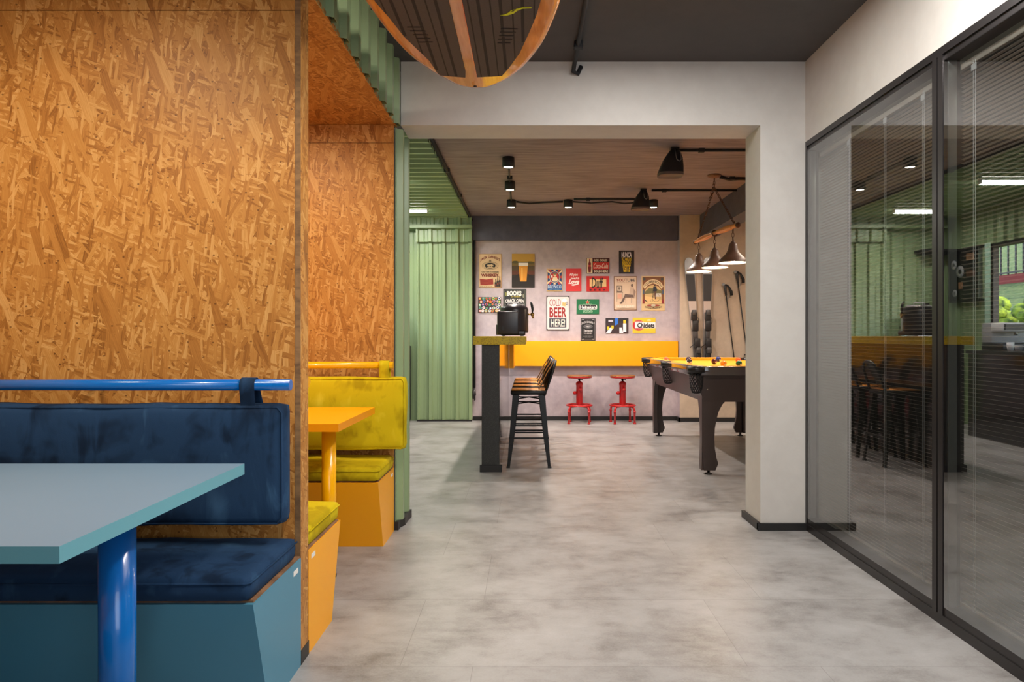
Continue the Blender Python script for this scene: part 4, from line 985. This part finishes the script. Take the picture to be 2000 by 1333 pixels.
p.poly([(0,1),(0,.72),(.3,.6),(.7,.6),(1,.7),(1,1)], (30,22,20), 'table').poly([(.3,.34),(.7,.34),(.64,.82),(.36,.82)],(222,150,48),'glass').rect(.29,.27,.71,.36,(240,232,222),'foam').rect(.42,.42,.47,.78,(238,184,90),'glass'); p.done()
random.seed(5)
p = Poster('bottle cap photo poster under the tan whiskey poster', 934, 978.5, 580.6, 610.7, tmat((70,56,56)))
cols = [(206,60,52),(228,200,110),(70,140,84),(232,222,226),(60,66,140),(214,150,160),(120,150,170),(240,236,232),(222,110,60),(96,120,120)]
pts = []
for i in range(7):
    for j in range(5): pts.append((.07+i*.145+random.uniform(-.02,.02)+(.05 if j % 2 else 0), .08+j*.21+random.uniform(-.03,.03)))
random.shuffle(pts)
for u, v in pts:
    u = min(u, .93); v = min(max(v, .1), .9); c_ = random.choice(cols); r = .062
    p.ell(u, v, r, r*1.48, c_, 'caps', 14).ell(u, v, r*.62, r*.9, random.choice(cols), 'caps', 12)
p.done()
p = Poster('chalk style books poster behind the beer dispenser', 983, 1027.6, 565, 631, tmat((40,42,46)))
W_ = (226,224,222); p.border(.012, (120,124,110), .04).text('BOOKS', .16, .05, .8, .2, W_, bold=.06, arch=.01).text('JUST FOR ME TO', .34, .21, .76, .26, (190,170,70), bold=.02).text('CRACK OPEN', .09, .29, .91, .39, W_, arch=.02, bold=.03)
p.text('WITH MY', .1,.44,.4,.49,W_).text('BEVERAGE', .58,.44,.93,.49,W_); p.ell(.12,.15,.04,.06,(130,130,70)).ell(.88,.2,.04,.06,(130,130,110)).ell(.1,.6,.03,.08,(130,130,110)).ell(.93,.6,.03,.08,(130,130,110)).ell(.5,.46,.1,.05,W_,'emblem'); p.done()
p = Poster('blue and red brewing poster with union stripes, left of the red love poster', 1067.9, 1098.5, 525.3, 569.3, tmat((214,178,126)))
p.rect(.05,.04,.95,.7,(30,66,120))
for k in range(12):
    a = 2*PI*k/12; c1, s1, c2, s2 = math.cos(a-.11), math.sin(a-.11), math.cos(a+.11), math.sin(a+.11); r = .55
    cl = lambda u, v: (min(max(u, .05), .95), min(max(v, .04), .7))
    p.poly([(.5,.37), cl(.5+r*c1*1.2,.37+r*s1), cl(.5+r*c2*1.2,.37+r*s2)], (228,206,168) if k % 2 else (196,60,44))
p.ell(.5,.37,.34,.26,(44,84,130),'emblem').oval_ring(.5,.37,.34,.26,.03,(214,190,150),'emblem').ell(.5,.37,.27,.205,(196,44,36),'emblem').ell(.52,.28,.1,.075,(226,196,150),'emblem').ell(.52,.23,.12,.04,(120,110,80),'emblem').poly([(.34,.52),(.4,.39),(.62,.36),(.72,.5),(.6,.57),(.42,.57)],(224,204,170),'emblem').rect(.27,.3,.37,.4,(236,226,208),'emblem')
p.rect(.04,.7,.96,.95,(34,82,140)).text('BREWCO', .07,.73,.93,.88,(206,222,232), bold=.0).text('BEER COMPANY', .15,.9,.85,.93,(120,170,196)); p.done()
p = Poster('plain red poster with white brush script about love', 1105.3, 1135.4, 525, 569.3, tmat((208,52,54)))
Wt = (244,228,226)
p.text('All you', .2,.2,.78,.36,Wt,shear=.3,bold=.03,arch=-.0).text('need is', .3,.37,.86,.48,Wt,shear=.3,bold=.03).text('Love', .16,.47,.86,.68,Wt,shear=.35,bold=.05).poly([(.36,.7),(.8,.66),(.84,.69),(.5,.76),(.38,.75)],Wt,'swash'); p.done()
p = Poster('ice cold cola sign with a bottle on its cream strip', 1145.3, 1190.4, 504.7, 534.4, tmat((70,20,20)))
p.rect(.02,.02,.26,.98,(232,214,176)).rect(.28,.27,.98,.73,(206,48,40)).poly([(.115,.06),(.165,.06),(.165,.2),(.2,.36),(.19,.5),(.21,.62),(.19,.94),(.09,.94),(.07,.62),(.09,.5),(.08,.36),(.115,.2)],(120,26,22),'bottle').rect(.085,.45,.195,.56,(196,60,48),'bottle').rect(.115,.05,.165,.09,(200,70,60),'bottle')
p.text('ICE COLD', .35,.07,.9,.21,(236,220,196),bold=.03).text('Coca-Cola', .31,.34,.93,.68,(244,214,196),shear=.3,bold=.02).text('SOLD HERE', .33,.8,.93,.94,(236,220,196),bold=.03); p.done()
p = Poster('red beer sign with black script on a cream block, below the cola sign', 1145.3, 1189.8, 539.7, 569.6, tmat((192,32,30)))
p.rect(.14,.2,.87,.68,(222,186,130)).text('Duff', .23,.1,.74,.78,(24,20,20),shear=.08,bold=.015)
for k, ch in enumerate('BEER'): p.text(ch, .14+.2*k,.84,.23+.2*k,.96,(40,10,12),bold=.04)
p.done()
p = Poster('black poster with a beer glass made of letters, highest on the wall', 1208.7, 1238.4, 490, 534.8, tmat((36,30,36)))
gw = lambda v: 1-.4*max(0, (v-.28)/.65)
p.text('NUNCA', .17,.06,.84,.3,(226,222,232),bold=.05,arch=0).text('FIZ AMIGOS', .17,.3,.84,.46,(222,186,26),bold=.04,widths=gw).text('BEBENDO', .17,.46,.84,.62,(222,186,26),bold=.04,widths=gw).text('LEITE', .17,.62,.84,.93,(222,186,26),bold=.05,widths=gw); p.done()
p = Poster('sepia poster of a seated viewer and an old television, left of the bicycle poster', 1198.8, 1243.7, 539.9, 606.3, tmat((214,188,162)))
p.border(.03,(140,104,82)).text('YOU', .1,.075,.46,.16,(140,50,34),bold=.02).text('TUBE', .47,.075,.92,.16,(60,56,62),bold=.02).text('TV IN THE OLD DAYS', .15,.18,.85,.2,(150,70,60))
p.rect(.12,.28,.36,.47,(116,98,88),'figure').rect(.15,.3,.32,.43,(216,196,174),'figure').ell(.235,.36,.06,.035,(130,110,98),'figure').rect(.1,.47,.4,.49,(150,128,112),'figure').rect(.12,.49,.14,.75,(170,148,130),'figure').rect(.36,.49,.38,.75,(170,148,130),'figure').rect(.16,.52,.34,.66,(216,160,136),'figure')
p.ell(.79,.27,.055,.045,(120,98,86),'figure').poly([(.72,.33),(.86,.33),(.88,.5),(.8,.6),(.66,.57),(.7,.42)],(190,164,144),'figure').poly([(.48,.52),(.84,.55),(.82,.63),(.5,.62),(.42,.74),(.34,.78),(.3,.76),(.44,.6)],(104,84,76),'figure').poly([(.24,.78),(.36,.75),(.37,.8),(.26,.815)],(84,66,60),'figure').rect(.74,.62,.77,.8,(176,154,138),'figure').rect(.5,.66,.52,.8,(190,170,152),'figure').poly([(.86,.36),(.95,.46),(.87,.66),(.84,.62)],(150,124,108),'figure')
p.rect(.12,.85,.88,.93,(232,212,192)); 
for k in range(3): p.text('LOREM WATCH AND REST A WHILE' if False else '- - - - - - - - - -', .15,.865+.022*k,.85,.872+.022*k,(170,140,120))
p.done()
p = Poster('vintage bicycle poster at the right end of the wall', 1252.7, 1298.2, 539.6, 607, tmat((214,184,136)))
p.rect(.04,.03,.96,.8,(126,78,44)).poly([(.06,.3),(.14,.2),(.3,.12),(.5,.09),(.7,.12),(.86,.2),(.94,.3),(.86,.38),(.72,.26),(.5,.21),(.28,.26),(.14,.38)],(226,200,156)).text('COLUMBIA BICYCLE', .1,.12,.9,.2,(84,64,50),arch=.14,bold=.02).ell(.12,.09,.06,.04,(70,72,66)).ell(.88,.09,.06,.04,(70,72,66))
p.poly([(.14,.8),(.14,.42),(.28,.3),(.5,.25),(.72,.3),(.86,.42),(.86,.8)],(206,172,116),'scene').poly([(.14,.46),(.3,.36),(.6,.36),(.86,.42),(.86,.54),(.5,.5),(.14,.52)],(110,104,66),'scene').poly([(.14,.58),(.5,.62),(.86,.7),(.86,.8),(.14,.8)],(226,186,126),'scene').poly([(.14,.68),(.22,.72),(.3,.77),(.14,.72)],(60,50,44),'scene').rect(.6,.5,.84,.6,(206,198,186),'scene').rect(.04,.68,.12,.8,(136,34,38),'scene').rect(.88,.68,.96,.8,(136,34,38),'scene').rect(.04,.4,.12,.52,(70,84,104),'scene').rect(.88,.4,.96,.52,(70,84,104),'scene')
p.oval_ring(.62,.63,.17,.115,.01,(60,50,44),'rider').oval_ring(.42,.72,.05,.035,.008,(60,50,44),'rider').ell(.57,.27,.035,.025,(70,50,40),'rider').poly([(.5,.3),(.63,.3),(.66,.42),(.6,.47),(.5,.44)],(34,36,50),'rider').poly([(.56,.44),(.62,.45),(.6,.6),(.63,.67),(.57,.67),(.55,.55)],(96,62,50),'rider').rect(.48,.42,.5,.64,(60,50,44),'rider')
p.text('BEST', .2,.83,.8,.88,(150,44,40),bold=.03,arch=-.03).text('MUNICIPAL', .14,.9,.86,.95,(50,40,36),bold=.04,arch=-.04) if False else p.text('Strictly Municipal', .13,.9,.87,.96,(50,40,36),bold=.02,arch=-.04)
p.ell(.5,.85,.28,.03,(160,60,52),'emblem').ell(.5,.85,.1,.035,(196,184,160),'emblem'); p.done()
p = Poster('white enamel cold beer sign with dark chipped border', 1067.2, 1112.3, 578, 645.5, tmat((50,44,46)))
p.poly([(.06,.03),(.94,.03),(.97,.06),(.97,.95),(.93,.975),(.07,.975),(.03,.95),(.03,.06)],(214,210,208)).text('COLD', .13,.1,.62,.3,(156,48,46),bold=.0).text('BEER', .13,.34,.87,.63,(150,36,34),bold=.03).rect(.12,.655,.86,.92,(62,66,76)).text('HERE!', .19,.68,.8,.9,(224,216,204),bold=.02)
p.poly([(.7,.17),(.84,.19),(.82,.31),(.68,.29)],(222,176,112),'emblem').ell(.78,.14,.1,.055,(238,236,236),'emblem').oval_ring(.88,.22,.05,.045,.018,(80,76,80),'emblem'); p.done()
p = Poster('green lager sign with a red star in the middle of the wall', 1126, 1170, 584.8, 614, tmat((18,108,66)))
p.border(.012,(14,70,44)).rect(.12,.38,.88,.7,(230,228,224)).ell(.12,.54,.03,.15,(230,228,224)).ell(.88,.54,.03,.15,(230,228,224)).rect(.13,.41,.87,.66,(20,22,24)).text('Heineken', .16,.43,.84,.64,(236,236,236),bold=.03)
star = lambda r: [(.49+r*(1 if i % 2 == 0 else .42)*math.sin(PI*i/5), .2-r*1.48*(1 if i % 2 == 0 else .42)*math.cos(PI*i/5)) for i in range(10)]
p.poly(star(.11),(226,190,150),'star').poly(star(.08),(206,40,36),'star').text('LAGER BEER', .3,.31,.68,.35,(150,196,160))
for u in (.36,.5,.64): p.oval_ring(u,.82,.07,.1,.014,(176,210,184),'emblem').ell(u,.82,.03,.05,(120,176,140),'emblem')
p.done()
p = Poster('black and white whiskey label poster, lowest on the wall', 1133.9, 1162.9, 622, 666, tmat((26,25,28)))
G_ = (200,198,200); p.border(.015,(130,128,132),.05).text("JACK DANIEL'S", .06,.12,.94,.24,G_,arch=.06,bold=.02).oval_ring(.5,.37,.3,.085,.02,(150,150,154)).ell(.5,.37,.24,.06,(96,96,100)).text('No.7', .4,.35,.6,.4,G_,bold=.05).text('Tennessee', .2,.5,.8,.59,G_,bold=.03,shear=.2).text('WHISKEY', .2,.64,.8,.7,G_,bold=.02)
p.text('SOUR MASH', .3,.75,.7,.77,(150,150,154)).text('MADE IN TENNESSEE', .18,.79,.82,.815,(150,150,154)).text('DISTILLED', .3,.835,.7,.86,(150,150,154)).ell(.16,.93,.08,.02,(170,168,172)).ell(.84,.93,.08,.02,(170,168,172)).ell(.16,.07,.08,.015,(170,168,172)).ell(.84,.07,.08,.015,(170,168,172)); p.done()
p = Poster('abstract black, white, blue and yellow poster between the label and gum posters', 1182.7, 1227.4, 621.7, 651.4, tmat((56,40,44)))
p.rect(0,0,1,.3,(40,34,38)).poly([(0,1),(.2,.62),(.34,.62),(.2,1)],(226,224,234)).poly([(.6,1),(.6,.62),(.7,.62),(.78,1)],(226,224,234)).rect(.12,.12,.32,.26,(196,192,204)).poly([(.4,0),(.54,0),(.54,.4),(.4,.5)],(40,110,210)).rect(.06,.56,.16,.76,(232,196,50)).rect(.25,.5,.35,.7,(232,196,50)).rect(.77,.14,.88,.34,(232,196,50)).rect(.76,.36,.9,.9,(232,230,238)); p.done()
p = Poster('yellow chewing gum sign with blackletter word, bottom right of the posters', 1235.5, 1280, 621.3, 650.8, tmat((230,192,50)))
p.ell(.26,.5,.26,.36,(190,40,44)).rect(.1,.3,1,.7,(236,232,236)).ell(.3,.5,.2,.2,(236,232,236)).text('PEPPERMINT', .08,.2,.48,.27,(240,220,210),arch=.05).text('CANDY COATED GUM', .08,.76,.46,.81,(240,220,210),arch=-.03).text('Chiclets', .2,.33,.96,.67,(34,26,30),bold=.035).ell(.72,.16,.1,.07,(240,220,150)); p.done()
# ------------------------------------------------------------------ the back counter and what is on it (seen in the glass)
bc = thing('back_counter', 'long black back counter along the green wall behind the bar', 'counter', (-2.1, 6.4, 0))
MB().box(-2.40, -1.80, 4.6, 7.9, 0, .95, M['blackgloss']).build('cabinet', bc); MB().rbox(-2.42, -1.78, 4.58, 7.92, .95, .985, .003, M['granite'], 1).build('worktop', bc)
fg = thing('mini_fridge', 'black mini fridge in the corner left of the green clad door', 'fridge', (-1.9, 9.1, 0))
MB().rbox(-2.22, -1.6, 8.9, 9.28, .02, 1.02, .01, M['plastic'], 2).build('body', fg); MB().rbox(-2.21, -1.61, 8.86, 8.9, .06, 1.0, .008, M['plastic2'], 2).build('door', fg); MB().box(-2.2,-1.62,8.88,9.2,0,.02,M['black']).build('feet', fg); MB().rbox(-1.66,-1.64,8.83,8.86,.4,.7,.004,M['steel'],1).build('handle', fg)
cl = thing('display_cooler', 'small drinks cooler with a white and blue sign on top of the mini fridge', 'cooler', (-1.9, 9.1, 1.02))
MB().rbox(-2.05, -1.75, 8.95, 9.25, 1.02, 1.4, .008, M['whiteplastic'], 2).build('body', cl)
MB().box(-2.04, -1.76, 8.945, 8.95, 1.25, 1.385, mat('pale_blue_sign', (150,160,215), .4)).build('sign', cl)
def wall_text(txt, x0, x1, z0, z1, y, rgb, name, par, bold=.03):
    pp = Poster.__new__(Poster); pp.x = x0; pp.z = z1; pp.w = x1-x0; pp.h = z1-z0; pp.parts = {}; pp.k = 0; pp.lay = lambda: y
    pp.text(txt, 0, 0, 1, 1, rgb, name, bold=bold); pp.parts[name].build(name, par)
wall_text('Red Bull', -2.02, -1.78, 1.28, 1.37, 8.943, (200,40,60), 'lettering', cl)
em = thing('espresso_machine', 'grey and white coffee machine on the back counter', 'coffee machine', (-2.1,7.75,.985))
MB().rbox(-2.3,-1.92,7.5,7.85,.985,1.07,.01,M['plastic'],2).build('base', em); MB().rbox(-2.3,-1.92,7.68,7.85,1.07,1.3,.012,M['greyplastic'],2).build('body', em); MB().rbox(-2.3,-1.92,7.5,7.70,1.2,1.3,.015,M['whiteplastic'],2).build('head', em)
MB().tube([(-2.1,7.55,1.2),(-2.1,7.55,1.16)], .02, M['chrome'], 12).build('spout', em); MB().box(-2.28,-1.94,7.48,7.5,1.22,1.28,M['plastic']).build('control_panel', em)
for k, (x, y, h_, c_, nm, lb) in enumerate(((-1.9,7.35,.1,'whiteplastic','cup','white cup on the back counter beside the coffee machine'),(-1.88,7.2,.07,'greyplastic','cup','grey cup on the back counter, second from the coffee machine'),(-1.98,7.05,.12,'plastic','jar','black jar on the back counter between the cups'),(-1.86,6.9,.08,'whiteplastic','cup','white cup on the back counter farthest from the coffee machine'))):
    o = MB().lathe([(.024,0),(.034,h_*.5),(.036,h_),(.031,h_),(.028,.01),(.0001,.01)], M[c_], (x,y,.985), 20).build(nm, org=(x,y,.985)); tag(o, lb, nm)
cs = MB(); 
gl_ = mat('smoky_glass', (170,200,200), .1, spec=.8)
cs.lathe([(.03,0),(.036,.16),(.034,.16),(.028,.004)], gl_, (-1.66,9.0,1.02), 18).lathe([(.034,.16),(.037,.21),(.0001,.21)], gl_, (-1.66,9.0,1.02), 18)
tag(cs.build('glass_stack', org=(-1.66,9.0,1.02)), 'stack of drinking glasses on the mini fridge beside the cooler', 'glasses')
hs = MB().box(-2.4,-1.96,9.05,9.3,2.28,2.31,M['black']).box(-2.36,-2.0,9.09,9.3,2.25,2.28,M['black']).build('wall_shelf', org=(-2.18,9.2,2.25)); tag(hs, 'short black shelf high on the green back wall', 'shelf')
tv = thing('record_display', 'dark framed display of records on the green wall by the window', 'picture', (-2.42,8.9,1.6))
MB().box(-2.435,-2.395,8.62,9.2,1.62,2.28,M['mat_screen']).build('panel', tv)
MB().box(-2.44,-2.385,8.605,8.62,1.6,2.3,M['steel']).box(-2.44,-2.385,9.2,9.215,1.6,2.3,M['black']).box(-2.44,-2.385,8.56,9.2,2.28,2.3,M['black']).box(-2.44,-2.385,8.56,9.2,1.6,1.62,M['black']).build('frame', tv)
for y, z, r in ((9.12,2.1,.06),(8.99,2.0,.08),(9.1,1.72,.05)):
    MB().lathe([(.0001,.004),(r*.35,.004),(r*.4,.003)], M['speaker'], (0,0,0), 20, Matrix.Translation((-2.394,y,z)) @ Matrix.Rotation(PI/2,4,'Y')).lathe([(r*.4,.003),(r,.003),(r,0)], M['greyplastic'], (0,0,0), 24, Matrix.Translation((-2.394,y,z)) @ Matrix.Rotation(PI/2,4,'Y')).build('disc', tv)
MB().box(-2.394,-2.39,8.7,8.86,2.13,2.22,M['chip']).box(-2.394,-2.39,8.93,9.02,1.77,1.86,M['chip']).box(-2.394,-2.39,8.68,8.86,1.92,2.0,M['rust']).build('print', tv)
# ------------------------------------------------------------------ garden outside the bay window
def terrain():
    b = MB(); nx, ny = 30, 24; vs = []
    for j in range(ny+1):
        for i in range(nx+1):
            x = -2.65-i*.9; y = 2+j*1.1; d = -x-2.6
            z = -.1+min(.95, max(0, d-1.2)*.32)+max(0, d-6)*.52
            vs.append((x, y, z+.04*noise.noise(Vector((x,y,0)))))
    fs = [[j*(nx+1)+i, (j+1)*(nx+1)+i, (j+1)*(nx+1)+i+1, j*(nx+1)+i+1] for j in range(ny) for i in range(nx)]
    b.add(vs, fs, M['grass'], True); return b
o = terrain().build('lawn', kind='structure')
def gz(x): d = -x-2.6; return -.1+min(.95, max(0, d-1.2)*.32)+max(0, d-6)*.52
tag(MB().rbox(-3.3,-2.98,9.57,9.95,-.3,3.0,.01,M['brickred'],1).build('pillar', org=(-3.1,9.7,-.1)), 'red rendered porch pillar outside the bar window', 'pillar')
struct(MB().box(-6.2,-2.62,3,11.5,2.72,2.85,M['soffit']), 'ceiling_porch')
hb = MB(); random.seed(3)
for k in range(70):
    x = -6.6-random.uniform(0,.7); y = 11.5+random.uniform(0,5.5); z = gz(x)+random.uniform(.2,1.05)
    hb.sphere((x,y,z), random.uniform(.16,.28), M['hedge'], 9, 6, (1,1,.8))
hb2 = tag(hb.build('hedge', kind='stuff'), 'lime green clipped hedge in the garden beyond the window', 'hedge')
bn = thing('garden_bench', 'red slatted garden bench outside the window', 'bench', (-5.1,11.6,gz(-5.1)))
z0 = gz(-5.1)
for k in range(5): MB().box(-5.0,-4.97,11.1,12.1,z0+.36+k*.07,z0+.40+k*.07,M['brickred']).build('slat', bn)
for y in (11.1,12.05): MB().box(-5.01,-4.96,y,y+.05,z0-.1,z0+.7,M['brickred']).build('post', bn)
MB().box(-5.45,-4.97,11.1,12.1,z0+.30,z0+.34,M['brickred']).build('seat', bn)
for y in (11.12,12.03): MB().box(-5.44,-5.39,y,y+.05,z0-.1,z0+.3,M['brickred']).build('leg', bn)
zf = gz(-12.5)
struct(MB().box(-12.7,-12.5,6,27,zf-.4,zf+.3,M['brickred']), 'wall_garden')
fe = thing('railing_fence', 'dark garden railing on the low red wall', 'fence', (-12.6,16,zf+.3))
b = MB(); 
for k in range(40): b.box(-12.62,-12.58,10+k*.35,10.04+k*.35,zf+.3,zf+1.7,M['frame'])
b.build('bars', fe); MB().box(-12.63,-12.57,10,24,zf+1.65,zf+1.7,M['frame']).box(-12.63,-12.57,10,24,zf+.35,zf+.4,M['frame']).build('rails', fe)
tr = thing('tree', 'leaning garden tree trunk near the low red wall', 'tree', (-10.6,19.4,gz(-10.6)))
zz = gz(-10.6); MB().tube([(-10.6,18.9,zz-.3),(-10.9,19.0,zz+.6),(-11.3,19.3,zz+1.8),(-11.5,19.6,zz+4)], [.34,.2,.17,.12], M['bark'], 14).build('trunk', tr)
cb = MB()
for k in range(50): cb.sphere((-11+random.uniform(-1.6,1.6),20.3+random.uniform(-1.6,1.6),zz+4+random.uniform(-.5,1.8)), random.uniform(.25,.5), M['hedge'], 8, 6)
cb.build('foliage', tr)
bpy.context.view_layer.update()
